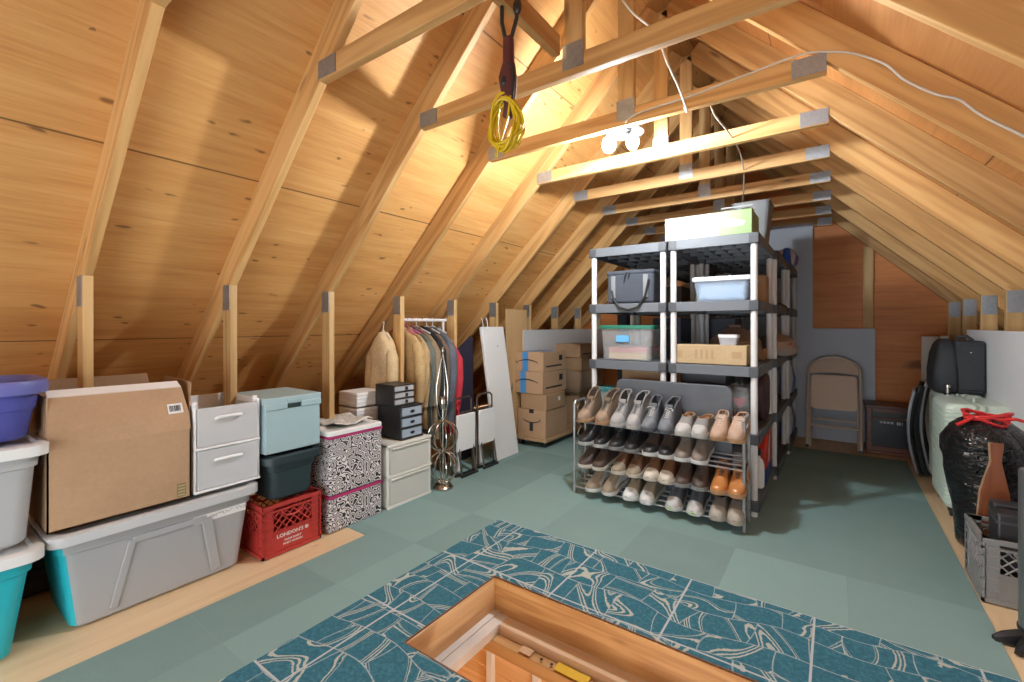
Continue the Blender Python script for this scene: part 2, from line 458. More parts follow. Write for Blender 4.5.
# hatch frame and ladder
HW = wood('hatch_pine', (.66, .38, .15), (.55, .28, .09), (.36, .15, .04), big=1.6)
HWL = wood('hatch_light_pine', (.82, .60, .36), (.74, .50, .27), (.6, .36, .16), knots=False)
hf = thing('hatch_frame', 'wooden frame lining the floor hatch with painted ledge', 'hatch frame', (HX0, HY1, 0))
Bz = (HX0, HY1, 0)
beam('frame_board', HW, (HX0-.02, HY1+.007, -.092), (HX1+.02, HY1+.007, -.092), .022, .18, (0, 0, 1), hf, base=Bz)
beam('frame_board', HWL, (HX0-.007, HY0-.02, -.092), (HX0-.007, HY1-.004, -.092), .022, .18, (0, 0, 1), hf, base=Bz)
beam('frame_board', HWL, (HX0-.02, HY0-.007, -.092), (HX1+.02, HY0-.007, -.092), .022, .18, (0, 0, 1), hf, base=Bz)
beam('frame_board', HW, (HX1+.007, HY0+.004, -.092), (HX1+.007, HY1-.004, -.092), .022, .18, (0, 0, 1), hf, base=Bz)
e = MB()   # thin dark-red edging strip flush with the carpet
e.box(0-.005, HX1-HX0+.005, 0, .005, -.01, .003); e.box(-.005, 0, HY0-HY1-.005, .005, -.01, .003)
e.box(0, HX1-HX0+.005, HY0-HY1-.005, HY0-HY1, -.01, .003); e.box(HX1-HX0, HX1-HX0+.005, HY0-HY1, 0, -.01, .003)
e.build('edging', plain('rust_edging', (.20, .085, .045), .5), hf)
pl = MB(); pl.box(0, HX1-HX0, -.075, 0, -.215, -.165); pl.box(0, HX1-HX0, HY0-HY1, HY0-HY1+.06, -.215, -.165); pl.box(HX1-HX0-.07, HX1-HX0, HY0-HY1, 0, -.215, -.165)
pl.build('ledge', wood('ledge_pine', (.85, .66, .46), (.8, .6, .4), (.7, .48, .28), knots=False), hf, bevel=.004)
pl = MB(); pl.box(0, .085, HY0-HY1, -.0, -.205, -.162)
pl.box(.0, .035, HY0-HY1, 0, -.162, -.155)
wl = pl.build('painted_ledge', plain('white_paint_worn', (.70, .68, .66), .5, 0, .2), hf, bevel=.005); wl['label'] = 'ledge smeared with white paint'
ld = thing('attic_ladder', 'wooden attic ladder on edge inside the floor hatch with yellow sticker on its rail', 'ladder', (HX0, HY1, -.2))
LW = wood('ladder_wood', (.70, .44, .20), (.58, .33, .13), (.40, .2, .07))
def lpart(nm, mt, *a, **kw): return MB().box(*a).build(nm, mt, ld, bevel=.003, **kw)
beam('rail', LW, (.035, -.105, -.035), (1.34, -.105, -.035), .055, .06, (0, 0, 1), ld)
beam('rail', LW, (.035, -.105, -.47), (1.34, -.105, -.47), .03, .06, (0, 0, 1), ld)
RUNG = plain('pale_rung', (.72, .68, .62), .5)
for i in range(5):
    lpart('rung', RUNG, .04+i*.255, .075+i*.255, -.118, -.092, -.45, -.06)
lpart('sticker', plain('yellow_sticker', (.75, .50, .03), .5), .41, .56, -.130, -.08, .003, .0045)
lpart('sticker', plain('pale_sticker', (.62, .42, .26), .5), .23, .29, -.128, -.085, .003, .0045)
for x in (.335, .385, .60): lpart('screw_hole', BLACK, x, x+.012, -.118, -.106, .003, .006)
hg = MB(); hg.box(.86, .93, -.07, -.03, -.02, .012); hg.ball((.88, -.05, .02), .012); hg.ball((.92, -.05, .02), .012)
hg.build('hinge', plain('brass_hinge', (.5, .42, .3), .3, .9), ld)
# the stairwell under the hatch
SW = wood('stairwell_boards', (.86, .60, .34), (.76, .49, .25), (.6, .34, .14), knots=False, axis=0)
w = MB()
for i in range(9): w.box(-1.9, .6, 1.81, 1.83, -.37-i*.125, -.25-i*.125)
w.build('wall_stairwell_back', SW, kind='structure', bevel=.004)
MB().box(-1.95, -1.93, -.2, 1.83, -1.4, -.05).build('wall_stairwell_left', SW, kind='structure')
MB().box(.63, .65, -.2, 1.83, -1.4, -.05).build('wall_stairwell_right', SW, kind='structure')
MB().box(-1.95, .65, -.22, -.2, -1.4, -.05).build('wall_stairwell_front', SW, kind='structure')
MB().box(-1.95, .65, -.2, 1.85, -1.42, -1.37).build('floor_stairwell', SW, kind='structure')
# ------------------------------------------------------------------ twin bulb fixture
def emit(name, c, s):
    m, nt, b = new_mat(name); b.inputs['Emission Color'].default_value = C4(c); b.inputs['Emission Strength'].default_value = s
    b.inputs['Base Color'].default_value = (.9, .9, .9, 1); return m
GLOW = emit('lit_bulb', (.87, .945, 1.0), LAMP*1.5); GLOW2 = emit('dimmer_lit_bulb', (.87, .945, 1.0), LAMP*.35)
lf = thing('twin_lamp', 'twin lit bulbs on a socket hanging behind the collar tie', 'lamp', (-.985, 2.46, 2.345))
MATTE = plain('matte_black', (.008, .008, .009), .9)
m = MB(); m.lathe([(.05, 0), (.05, -.015), (.03, -.025)]); m.box(-.035, .035, -.047, .03, -.004, .012); m.build('base', MATTE, lf)
m = MB(); m.tube([(-.01, 0, -.02), (-.035, -.002, -.025), (-.055, -.005, -.03)], .016, 10); m.build('socket', MATTE, lf)
m = MB(); m.tube([(.01, 0, -.02), (.035, 0, -.028), (.05, 0, -.04)], .016, 10); m.build('socket', MATTE, lf)
MB().ball((-.075, -.005, -.066), .038, .038, .047, 20, 12).build('bulb', GLOW, lf)
MB().ball((.062, 0, -.080), .034, .034, .043, 20, 12).build('bulb', GLOW2, lf)
m = MB(); m.lathe([(.02, .0), (.10, -.002), (.105, -.008), (.103, -.008), (.02, -.004)], (0, .05, .008), 28); m.build('light_shield', MATTE, lf)  # added disc that keeps the bulbs' light off the ridge
# ------------------------------------------------------------------ left row of storage
TEAL = plain('turquoise_plastic', (.02, .44, .52), .4, 0, .05)
BLUE = plain('violet_blue_plastic', (.075, .085, .36), .42, 0, .05)
GREYP = plain('grey_plastic', (.37, .38, .39), .42, 0, .03)
LTGREY = plain('light_grey_plastic', (.55, .56, .57), .4, 0, .03)
FROST = plain('frosted_plastic', (.58, .59, .60), .35, 0, .05, alpha=.72)
CLEARP = plain('frosted_clear_plastic', (.78, .79, .80), .3, 0, .05, alpha=.55)
CARD = cardboard('cardboard', (.46, .29, .165))
CARD2 = cardboard('cardboard_brown', (.40, .25, .135))
CARDI = cardboard('cardboard_inside', (.36, .22, .12))
PAPER = plain('white_paper', (.80, .79, .77), .7, 0, .05)
INK = plain('black_ink', (.02, .02, .022), .6)
AQUA = plain('pale_blue_box', (.36, .50, .53), .5, 0, .03)
DKGREEN = plain('dark_slate_plastic', (.022, .040, .045), .38, 0, .1)
RED = plain('red_crate_plastic', (.45, .04, .032), .42, 0, .08)
MAG = fabric('magenta_trim', (.42, .03, .14))
CREAM = plain('cream_plastic', (.74, .73, .66), .4, 0, .04)
GREYBLUE = plain('grey_blue_drawer', (.36, .42, .50), .35, 0, .06)
PRINTW = plain('white_print', (.78, .68, .64), .6, 0, .02)

def tote(name, label, body_mat, lid_mat, x0, x1, y0, y1, z0, h, taper=.88, group=None, lid=True, end_mat=None, arch=False, z_up=None):
    """tapered storage tote, front towards +x"""
    cx, cy = (x0+x1)/2, (y0+y1)/2; w, l = x1-x0, y1-y0
    t = thing(name, label, 'storage tote', (cx, cy, z0), 0, group)
    hb = h-.045 if lid else h
    m = MB()
    def rr(z, inset=0):
        k = taper+(1-taper)*(z/hb)
        return [(a*k, b*k) for a, b in rrect(-w/2+.02+inset, w/2-.02-inset, -l/2+.02+inset, l/2-.02-inset, .05, 5)]
    zs = [0, .012, hb*.3, hb*.7, hb-.06, hb-.055, hb]
    ins = [.012, 0, 0, 0, 0, -.008, -.008]
    rs = [[(a, b, z) for a, b in rr(z, i)] for z, i in zip(zs, ins)]
    m.rings(rs, cap=False); m.add([(a, b, zs[0]) for a, b in rr(0, .012)], [tuple(range(24))])
    inner = [[(a*.985, b*.985, z) for a, b in rr(z)] for z in (hb, .02)]
    m.rings(inner, cap=False); m.add([(a, b, .02) for a, b in inner[-1] and [(q[0], q[1]) for q in inner[-1]]], [tuple(range(24))])
    o = m.build('body', body_mat, t)
    if end_mat:
        o.data.materials.append(end_mat)
        for p in o.data.polygons:
            if p.normal.y < -.55 and p.center.z > .005: p.material_index = 1
    rim = MB()
    rim.rings([[(a*1.0, b*1.0, z) for a, b in rrect(-w/2+.008, w/2-.008, -l/2+.008, l/2-.008, .05, 5)] for z in (hb-.018, hb+.002)], cap=False)
    rim.rings([[(a, b, hb-.018) for a, b in rrect(-w/2+.008, w/2-.008, -l/2+.008, l/2-.008, .05, 5)], [(a, b, hb-.018) for a, b in rr(hb, 0)]], cap=False)
    rim.build('rim', body_mat, t)
    if arch:    # moulded trapezoid panels of the front
        k0 = taper
        for c0, half in ((-.19*l/.8, .17), (.2*l/.8, .14)):
            pass
        q = MB()
        def fx(z): return (w/2-.02)*(taper+(1-taper)*z/hb)+.001
        def bar(ya, za, yb, zb, wd, th=.014):
            d = Vector((0, yb-ya, zb-za)).normalized(); nn = Vector((0, -d.z, d.y))*wd/2
            vs = []
            for (yy, zz) in ((ya, za), (yb, zb)):
                for s in (-1, 1):
                    for e in (-.004, th):
                        vs.append((fx(zz)+e, yy+nn.y*s, zz+nn.z*s))
            q.add(vs, [(0, 1, 3, 2), (4, 6, 7, 5), (0, 4, 5, 1), (2, 3, 7, 6), (1, 5, 7, 3), (0, 2, 6, 4)])
        bar(-.13, hb*.80, .155, hb*.80, .03, .007); bar(-.13, hb*.80, -.19, .03, .03, .006); bar(.155, hb*.80, .205, .03, .045, .008)
        q.build('moulded_rib', body_mat, t, bevel=.006, seg=3)
    if lid:
        m = MB()
        R = [(.0, 0), (.0, .026), (.012, .032), (.03, .032), (.038, .020), (.06, .020)]
        rs = [[(a, b, hb+z) for a, b in rrect(-w/2-.012+i, w/2+.012-i, -l/2-.012+i, l/2+.012-i, .055-i*.3, 5)] for i, z in [(0, -.012)]+R]
        m.rings(rs); m.build('lid', lid_mat, t, bevel=0)
    return t
tote('storage_tote', 'turquoise tote with white lid at the bottom of the left corner stack', TEAL, WHITE, -2.91, -2.45, -.32, .375, 0, .415, .84)
tt = tote('storage_tote', 'frosted grey tote with white lid between turquoise tote and blue tub', FROST, WHITE, -2.91, -2.45, -.30, .388, .418, .39, .92)
MB().box(-.19, .19, -.29, .28, .03, .27).build('contents', fabric('grey_contents', (.20, .21, .22)), tt, bevel=.05, seg=4)
# blue tub
t = thing('plastic_tub', 'violet blue tub with thick rim on top of the left corner stack', 'tub', (-2.68, .155, .808))
m = MB(); R = lambda s, z: [(a*s, b*s, z) for a, b in rrect(-.19, .19, -.235, .235, .11, 6)]
m.rings([R(.84, 0), R(.87, .01), R(.93, .11), R(.955, .112), R(.99, .185)], cap=False); m.add(R(.84, 0), [tuple(range(28))])
m.rings([R(.985, .185), R(.86, .11), R(.80, .015)], cap=False); m.add(R(.80, .015), [tuple(range(28))]); m.build('body', BLUE, t)
m = MB(); m.rings([R(.99, .17), R(1.085, .172), R(1.10, .18), R(1.10, .212), R(1.08, .222), R(1.0, .222), R(.965, .205), R(.965, .17)], cap=False); m.build('rim', plain('violet_rim', (.15, .16, .46), .45), t)

tt = tote('storage_tote', 'large grey tote with teal end under the open cardboard box', GREYP, LTGREY, -2.96, -2.475, .402, 1.178, 0, .425, .87, end_mat=TEAL, arch=True)
# handwritten label strip on the tote
def xz_on(t, x, y, z): return (x-t.location.x, y-t.location.y, z-t.location.z)
lm = MB(); 
def toteface(z): return (.2425-.02)*(.87+.13*z/.38)+.0015
lm.add([(toteface(.30)+.001, .10, .285), (toteface(.30)+.001, .335, .285), (toteface(.335)+.001, .335, .328), (toteface(.335)+.001, .10, .328)], [(0, 1, 2, 3)])
lb = lm.build('label_strip', PAPER, tt, smooth=False); lb['label'] = 'paper label strip with faint handwriting'
hw = MB(); random.seed(3)
y = .112
for wd in (4, 9, 5):
    for i in range(wd):
        pts = [(toteface(.31)+.003, y+.004*j, .307+rnd(-.009, .009)) for j in range(4)]
        hw.tube(pts, .0009, 4); y += .0115
    y += .012
hw.build('handwriting', plain('grey_ink', (.2, .2, .22), .6), lb)

# open cardboard box
t = thing('cardboard_box', 'large open cardboard box with barcode label on the grey tote', 'box', (-2.72, .637, .427))
hx, hy, H1 = .22, .243, .325
m = MB()
m.box(-hx, hx, -hy, hy, 0, .006); m.box(hx-.006, hx, -hy, hy, 0, H1); m.box(-hx, -hx+.006, -hy, hy, 0, H1)
m.box(-hx, hx, -hy, -hy+.006, 0, H1); m.box(-hx, hx, hy-.006, hy, 0, H1)
m.build('body', CARD, t, smooth=False)
m = MB(); m.add([(hx, -hy, H1), (hx, hy, H1), (hx-.012, hy-.003, H1+.07), (hx-.012, -hy+.003, H1+.07), (hx-.065, -hy+.012, H1+.20), (hx-.065, hy-.018, H1+.195)], [(0, 1, 2, 3), (3, 2, 5, 4)])
o = m.build('flap', CARD, t, smooth=False); d = o.modifiers.new('s', 'SOLIDIFY'); d.thickness = .005; d.offset = -1
m = MB(); m.add([(hx-.0635, -hy+.012, H1+.198), (hx-.0635, hy-.018, H1+.193), (hx-.090, hy-.028, H1+.222), (hx-.090, -hy+.01, H1+.226)], [(0, 1, 2, 3)])
o2 = m.build('flap_edge', plain('lit_flap_edge', (.74, .70, .66), .7), o, smooth=False); d = o2.modifiers.new('s', 'SOLIDIFY'); d.thickness = .005  # pale colour paints the light catching the bent flap top
m = MB(); m.add([(-hx, -hy, H1), (-hx, hy, H1), (-hx-.05, hy-.03, H1+.235), (-hx-.05, -hy-.02, H1+.235)], [(0, 1, 2, 3)])
o = m.build('flap', CARDI, t, smooth=False); d = o.modifiers.new('s', 'SOLIDIFY'); d.thickness = .005
m = MB(); m.add([(-hx+.02, hy, H1), (hx-.02, hy, H1), (hx-.05, hy+.02, H1+.215), (-hx+.05, hy+.02, H1+.225)], [(0, 1, 2, 3)])
o = m.build('flap', CARDI, t, smooth=False); d = o.modifiers.new('s', 'SOLIDIFY'); d.thickness = .005
m = MB(); m.add([(-hx+.02, -hy, H1), (hx-.02, -hy, H1), (hx-.05, -hy+.006, H1+.20), (-hx+.03, -hy+.01, H1+.21)], [(0, 1, 2, 3)])
o = m.build('flap', CARD, t, smooth=False); d = o.modifiers.new('s', 'SOLIDIFY'); d.thickness = .005
def onflap(y, z):
    f = (z-H1-.07)/.13
    return (hx-.012-.053*f+.0035, y, z)
q = MB(); q.add([onflap(.158, H1+.078), onflap(.218, H1+.078), onflap(.216, H1+.122), onflap(.156, H1+.122)], [(0, 1, 2, 3)])
lb = q.build('barcode_label', PAPER, t, smooth=False)
q = MB(); yy = .164; random.seed(5)
while yy < .208:
    w_ = rnd(.0012, .0035)
    q.add([(a[0]+.0012, a[1], a[2]) for a in (onflap(yy, H1+.088), onflap(yy+w_, H1+.088), onflap(yy+w_, H1+.114), onflap(yy, H1+.114))], [(0, 1, 2, 3)]); yy += w_+rnd(.001, .003)
q.build('bars', INK, lb, smooth=False)
q = MB(); q.box(hx, hx+.0012, .187, .222, .012, .075)
pr_ = q.build('printed_panel', plain('olive_print', (.25, .19, .085), .7), t)
q = MB()
for i in range(4): q.box(hx+.0012, hx+.002, .190, .219, .018+i*.014, .024+i*.014)
q.build('print_lines', plain('tan_print', (.42, .33, .18), .7), pr_)

# frosted two-drawer unit on the tote
def drawer_unit(label, x0, x1, y0, y1, z0, h, n, fm, dm, handle_m, handle='bow', top=True, cat='drawer unit', nm='drawer_unit', gap=.012, post=.012):
    t = thing(nm, label, cat, ((x0+x1)/2, (y0+y1)/2, z0))
    w, l = x1-x0, y1-y0
    m = MB()
    m.box(-w/2, w/2, -l/2, -l/2+post, 0, h); m.box(-w/2, w/2, l/2-post, l/2, 0, h); m.box(-w/2, -w/2+post, -l/2, l/2, 0, h)
    for i in range(n+(1 if top else 0)):
        z = i*(h-gap)/n
        m.box(-w/2, w/2+.010, -l/2, l/2, z, z+gap)
    m.build('frame', fm, t, bevel=.004)
    for i in range(n):
        za = i*(h-gap)/n+gap+.003; zb = (i+1)*(h-gap)/n-.004
        d = MB()
        ya, yb = -l/2+post+.003, l/2-post-.003
        d.box(w/2-.012, w/2+.006, ya, yb, za, zb)
        d.box(-w/2+post+.01, w/2-.012, ya, ya+.004, za, zb-.01); d.box(-w/2+post+.01, w/2-.012, yb-.004, yb, za, zb-.01)
        d.box(-w/2+post+.01, w/2-.012, ya, yb, za, za+.004)
        o = d.build('drawer', dm, t, bevel=.004)
        zc = (za+zb)/2; k = MB()
        if handle == 'bow':
            zc = za+(zb-za)*.74
            k.tube([(w/2+.004, -l*.2, zc-.008), (w/2+.024, -l*.17, zc), (w/2+.028, 0, zc+.002), (w/2+.024, l*.17, zc), (w/2+.004, l*.2, zc-.008)], .0075, 8)
        elif handle == 'oval':
            k.ball((w/2+.008, 0, zc), .007, .022, .011, 12, 6)
        elif handle == 'tab':
            k.box(w/2+.006, w/2+.014, l*.02, l*.13, zc-.011, zc+.011)
        elif handle == 'lip':
            k.box(w/2+.004, w/2+.018, ya+.012, yb-.012, zb-.012, zb-.002)
        k.build('handle', handle_m, o, bevel=.002 if handle in ('tab', 'lip') else 0)
    return t
t = drawer_unit('frosted white two drawer unit standing on the grey tote', -2.90, -2.505, .893, 1.2, .428, .425, 2, plain('milky_plastic', (.82, .82, .82), .35, 0, .03), CLEARP, WHITE, 'bow', top=False)
for a, b in ((.17, -.14), (.17, .14), (-.17, -.14), (-.17, .14)):
    m = MB(); m.lathe([(.013, .405), (.013, .436), (.010, .44)], (a*1.0, b, 0), 12); m.build('corner_peg', WHITE, t)
for i in range(2):
    MB().box(-.16, .15, -.12, .12, .03+i*.21, .09+i*.21).build('contents', fabric('pale_contents', (.5, .49, .5)), t, bevel=.02)

# red milk crate
def crate(name, label, mat, x0, x1, y0, y1, h, front='x'):
    t = thing(name, label, 'crate', ((x0+x1)/2, (y0+y1)/2, 0))
    w, l = x1-x0, y1-y0
    m = MB()
    def side(M, ln):   # outer face at local y=0 looking -y, along x
        T = .012
        def bx(a, b, c, d, t0=0, t1=T): m.box(a, b, t0, t1, c, d, M)
        hl = ln/2
        bx(-hl, hl, 0, .018, -.003); bx(-hl, hl, h-.02, h, -.004); bx(-hl, hl, h-.045, h-.035, -.003)
        bx(-hl, -hl+.05, .0, h, .003); bx(hl-.05, hl, 0, h, .003)
        bx(-hl+.05, hl-.05, .0, h*.45, .004)
        bx(-hl+.05, -hl+.056, 0, h); bx(hl-.056, hl-.05, 0, h)
        bx(-hl, -hl+.008, 0, h, -.003); bx(hl-.008, hl, 0, h, -.003)
        for z in (h*.18, h*.36, h*.54, h*.72):
            bx(-hl, -hl+.055, z, z+.006, -.003); bx(hl-.055, hl, z, z+.006, -.003)
        bx(-hl+.05, hl-.05, h*.45, h*.47, -.002)
        # diagonal lattice above, with a hand hole under the rim
        za, zb = h*.47, h-.04
        span = zb-za; a0, a1 = -hl+.055, hl-.055; st = .042
        x = a0-span
        while x < a1:
            for s in (1, -1):
                p, q = (x, x+span) if s > 0 else (x+span, x)
                # clip
                def clip(xa, xb):
                    pts = []
                    for f in (0, 1):
                        xx = xa+(xb-xa)*f; pts.append([xx, za+span*f])
                    A, B2 = pts
                    for P_, Q_ in ((A, B2), (B2, A)):
                        for lim, sg in ((a0, -1), (a1, 1)):
                            if (P_[0]-lim)*sg > 0:
                                if abs(Q_[0]-P_[0]) < 1e-6: return None
                                f = (lim-P_[0])/(Q_[0]-P_[0])
                                if f < 0 or f > 1: return None
                                P_[1] += (Q_[1]-P_[1])*f; P_[0] = lim
                    return A, B2
                c = clip(p, q)
                if c:
                    A, B2 = c
                    if math.hypot(A[0]-B2[0], A[1]-B2[1]) > .012:
                        m.tube([M @ Vector((A[0], .005, A[1])), M @ Vector((B2[0], .005, B2[1]))], .0036, 4)
            x += st
        arc = [M @ Vector((.062*math.cos(a), .004, zb-.045*math.sin(a))) for a in [PI*i/10 for i in range(11)]]
        m.tube(arc, .006, 6)
    for ang, off, ln in ((0, l/2, w), (PI, l/2, w), (PI/2, w/2, l), (-PI/2, w/2, l)):
        M = Matrix.Rotation(ang, 4, 'Z') @ Matrix.Translation((0, -off, 0))
        side(M, ln)
    m.box(-w/2+.005, w/2-.005, -l/2+.005, l/2-.005, .004, .012)
    m.build('body', mat, t, smooth=False)
    return t
t = crate('milk_crate', 'red milk crate with white lettering on the plywood floor under the black tote', RED, -2.785, -2.455, 1.192, 1.522, .278)
fx = .1655
def fr(y, z): return frame((fx-.003, y, z), (0, 1, 0), (0, 0, 1))
text('lettering', "LONDON'S ®", .027, PRINTW, t, fr(.0, .096), .0008, 1.1, .0006)
text('lettering', 'FARM DAIRY', .0155, PRINTW, t, fr(.0, .066), .0008, 1.1, .0003)
text('lettering', 'PORT HURON', .0155, PRINTW, t, fr(.0, .046), .0008, 1.1, .0003)

# black tote on the crate, pale blue box on top
tote('storage_tote', 'small dark slate tote between the red crate and the pale blue box', DKGREEN, DKGREEN, -2.80, -2.455, 1.225, 1.525, .280, .265, .9)
t = thing('file_box', 'pale blue lidded box with slot handle on the dark slate tote', 'box', (-2.665, 1.373, .546))
MB().box(-.19, .19, -.157, .157, 0, .262).build('body', AQUA, t, bevel=.006, seg=3)
m = MB(); m.box(-.195, .195, -.162, .162, .262, .302); m.box(.18, .198, -.162, -.04, .235, .27); m.box(.18, .198, .04, .162, .235, .27); m.box(.18,.198,-.045,.045,.27,.3)
m.build('lid', AQUA, t, bevel=.005, seg=3)
MB().box(.186, .1945, -.038, .038, .236, .264).build('handle_slot', DKGREEN, t, bevel=.004)

# patterned fabric boxes
def scroll_fabric():
    m, nt, b = new_mat('black_white_scroll_fabric')
    v = objcoord(nt, False)
    n1 = noise(nt, v, 21, 0.5, .4)
    sn = fmath(nt, 'SINE', fmath(nt, 'MULTIPLY', n1, 62.0))
    r = ramp(nt, [(.42, (0, 0, 0)), (.56, (1, 1, 1))]); L(nt, fmath(nt, 'MULTIPLY_ADD', sn, .5), r.inputs[0])
    r.inputs[0].links[0].from_node.inputs[2].default_value = .5
    c = mixc(nt, r.outputs[0], (.02, .02, .022), (.74, .70, .70)); L(nt, c, b.inputs['Base Color']); b.inputs['Roughness'].default_value = .85
    return m
SCR = scroll_fabric()
def fbox(label, z0, z1, trim_top):
    t = thing('fabric_box', label, 'box', (-2.64, 1.765, z0), 0)
    h = z1-z0
    MB().box(-.19, .19, -.19, .192, 0, h-.002).build('body', SCR, t, bevel=.008, seg=3)
    m = MB(); m.box(-.194, .194, -.194, .196, h-.018, h-.0015); m.build('trim', MAG, t, bevel=.003)
    return t
fbox('black and white scroll fabric box on the floor with magenta edge', 0, .217, True)
fbox('taller black and white scroll fabric box stacked on another one', .219, .575, True)
t = thing('white_tray', 'white plastic lid lying on the scroll fabric boxes', 'lid', (-2.64, 1.765, .577))
m = MB(); R = lambda s, z: [(a, b, z) for a, b in rrect(-.195+s, .195-s, -.197+s, .197-s, .02)]
m.rings([R(0, 0), R(0, .022), R(.006, .028), R(.02, .028), R(.03, .020)]); m.build('plate', WHITE, t)
t = thing('folded_paper', 'crumpled patterned wrapping paper on the white lid', 'paper', (-2.66, 1.79, .607))
random.seed(11); n = 9; m = MB(); vs = []
for i in range(n):
    for j in range(n): vs.append((-.15+.3*i/(n-1)+rnd(-.008, .008), -.13+.27*j/(n-1)+rnd(-.008, .008), .012+.018*math.sin(i*1.1)*math.cos(j*.9)+rnd(0, .008)))
m.add(vs, [(i*n+j, (i+1)*n+j, (i+1)*n+j+1, i*n+j+1) for i in range(n-1) for j in range(n-1)])
pm, nt, b = new_mat('patterned_paper'); nz = noise(nt, objcoord(nt), 28, 4, .7); r = ramp(nt, [(.4, (.75, .72, .66)), (.55, (.45, .45, .42)), (.7, (.72, .68, .6))]); L(nt, nz, r.inputs[0]); L(nt, r.outputs[0], b.inputs['Base Color'])
o = m.build('sheet', pm, t); d = o.modifiers.new('s', 'SOLIDIFY'); d.thickness = .004

# cream drawers, black drawers, mini drawers, white slotted tower
drawer_unit('cream plastic two drawer unit on the carpet beside the scroll fabric boxes', -2.90, -2.45, 2.0, 2.405, 0, .432, 2, CREAM, plain('cream_drawer', (.70, .69, .63), .35, 0, .04, alpha=.8), CREAM, 'lip', gap=.02, post=.022)
drawer_unit('black three drawer box with grey blue fronts on the cream drawers', -2.72, -2.475, 2.138, 2.348, .434, .238, 3, BLACK, GREYBLUE, BLACK, 'oval', gap=.012, post=.012)
drawer_unit('small black framed three drawer organiser on top of the black drawers', -2.70, -2.50, 2.10, 2.29, .674, .147, 3, BLACK, plain('clear_grey_drawer', (.55, .55, .55), .3, 0, .05, alpha=.75), BLACK, 'tab', gap=.007, post=.008)
t = thing('slotted_tower', 'white slotted basket tower behind the black drawers', 'drawer unit', (-2.87, 2.11, .434))
for i in range(3):
    b_ = MB(); z = i*.112
    for k in range(4): b_.box(-.11, .11, -.12, .12, z+k*.026, z+k*.026+.015)
    b_.box(-.108, .108, -.118, .118, z, z+.1)
    b_.build('basket', WHITE, t, bevel=.004)

# dark slatted crate in the gap between the corner totes
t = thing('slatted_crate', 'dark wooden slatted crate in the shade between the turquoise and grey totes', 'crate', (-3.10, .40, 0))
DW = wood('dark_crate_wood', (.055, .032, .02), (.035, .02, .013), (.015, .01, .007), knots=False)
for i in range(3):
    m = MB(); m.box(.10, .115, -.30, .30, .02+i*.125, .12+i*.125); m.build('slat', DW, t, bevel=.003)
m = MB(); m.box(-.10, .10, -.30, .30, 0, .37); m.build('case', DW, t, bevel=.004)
# ------------------------------------------------------------------ clothes rail and what stands in front of it
FAB = {}
def fab(n, c, **k):
    if n not in FAB: FAB[n] = fabric(n, c, **k)
    return FAB[n]
t = thing('clothes_rack', 'white clothes rail behind the bare studs with coats hanging', 'clothes rack', (-2.86, 2.6, 0))
m = MB(); m.tube([(0, -.14, 1.285), (0, .40, 1.285)], .014, 10); m.ball((0, .405, 1.285), .022); m.build('rail', WHITE, t)
for yy in (-.125, .36):
    m = MB(); m.tube([(0, yy, 0), (0, yy, 1.285)], .012, 8); m.build('upright', WHITE, t)
    m = MB(); m.tube([(-.2, yy, .012), (.16, yy, .012)], .012, 8); m.build('foot', WHITE, t)

def garment(label, y, c, ln, sh=.20, th=.035, hem=1.1, rz=0, hanger=(.7, .7, .7), nm='coat', cat='coat', fname=None, sleeve=True, z0=1.225):
    t = thing(nm, label, cat, (-2.86, y, z0-ln), rz, 'clothes on the rail')
    mt = fab(fname or ('cloth_%d_%d_%d' % tuple(int(q*255) for q in c)), c, var=.28, scale=60, bumpy=.5)
    random.seed(int(y*1000)); ph = rnd(0, 6)
    rs = []; n = 28
    prof = [(0, .25, .6), (.025, .36, .8), (.06, .72, .95), (.10, .93, 1.05), (.15, 1.0, 1.1), (.3, .98, 1.05), (.5, .98, 1.15), (.75, 1.02, 1.3), (1, hem, 1.4)]
    for f, kx, ky in prof:
        z = ln-(f*ln if f > .15 else f/.15*.17)
        if f > .15: z = ln-.17-(ln-.17)*(f-.15)/.85
        r = []
        for j in range(n):
            a = 2*PI*j/n; ca, sa = math.cos(a), math.sin(a)
            wv = 1+.22*math.sin(4*a+ph+f*2)*min(1, f*2)+.12*math.sin(9*a+ph*2)*min(1, f*2)
            px = sh*kx*math.copysign(abs(ca)**.7, ca); py = th*ky*math.copysign(abs(sa)**.8, sa)*wv
            r.append((px, py, z))
        rs.append(r)
    m = MB(); m.rings(rs); m.build('body', mt, t, angle=70)
    if sleeve:
        for s in (1, -1):
            m = MB(); m.tube([(s*sh*.80, -.005, ln-.13), (s*(sh*.98), -.012, ln-.2), (s*(sh*1.07), -.02, ln-.36), (s*(sh*1.06), -.028, ln-.5), (s*(sh*1.0), -.03, ln-.62)], [.035, .048, .045, .040, .036], 12)
            m.build('sleeve', mt, t, angle=70)
    m = MB(); m.tube([(0, 0, ln), (0, 0, ln+.045), (.012, 0, ln+.062), (0.004, 0, ln+.078), (-.012, 0, ln+.07)], .0035, 6)
    m.tube([(-sh*.7, 0, ln-.05), (0, 0, ln+.01), (sh*.7, 0, ln-.05)], .006, 6); m.build('hanger', plain('hanger_%d_%d' % (int(y*100), int(c[0]*99)), hanger, .4), t)
    return t
garment('cream garment hanging left of the bare stud behind the small black drawers', 2.30, (.62, .46, .26), .75, .12, .06, fname='cream_cloth', z0=1.19)
garment('long khaki coat hanging first to the right of the bare stud', 2.47, (.50, .34, .155), .98, .235, .028, 1.15, hanger=(.65, .12, .3), fname='khaki_cloth')
garment('second khaki jacket hanging close behind the long khaki coat', 2.535, (.44, .31, .16), .80, .225, .025, 1.05, hanger=(.65, .12, .3), fname='khaki_two')
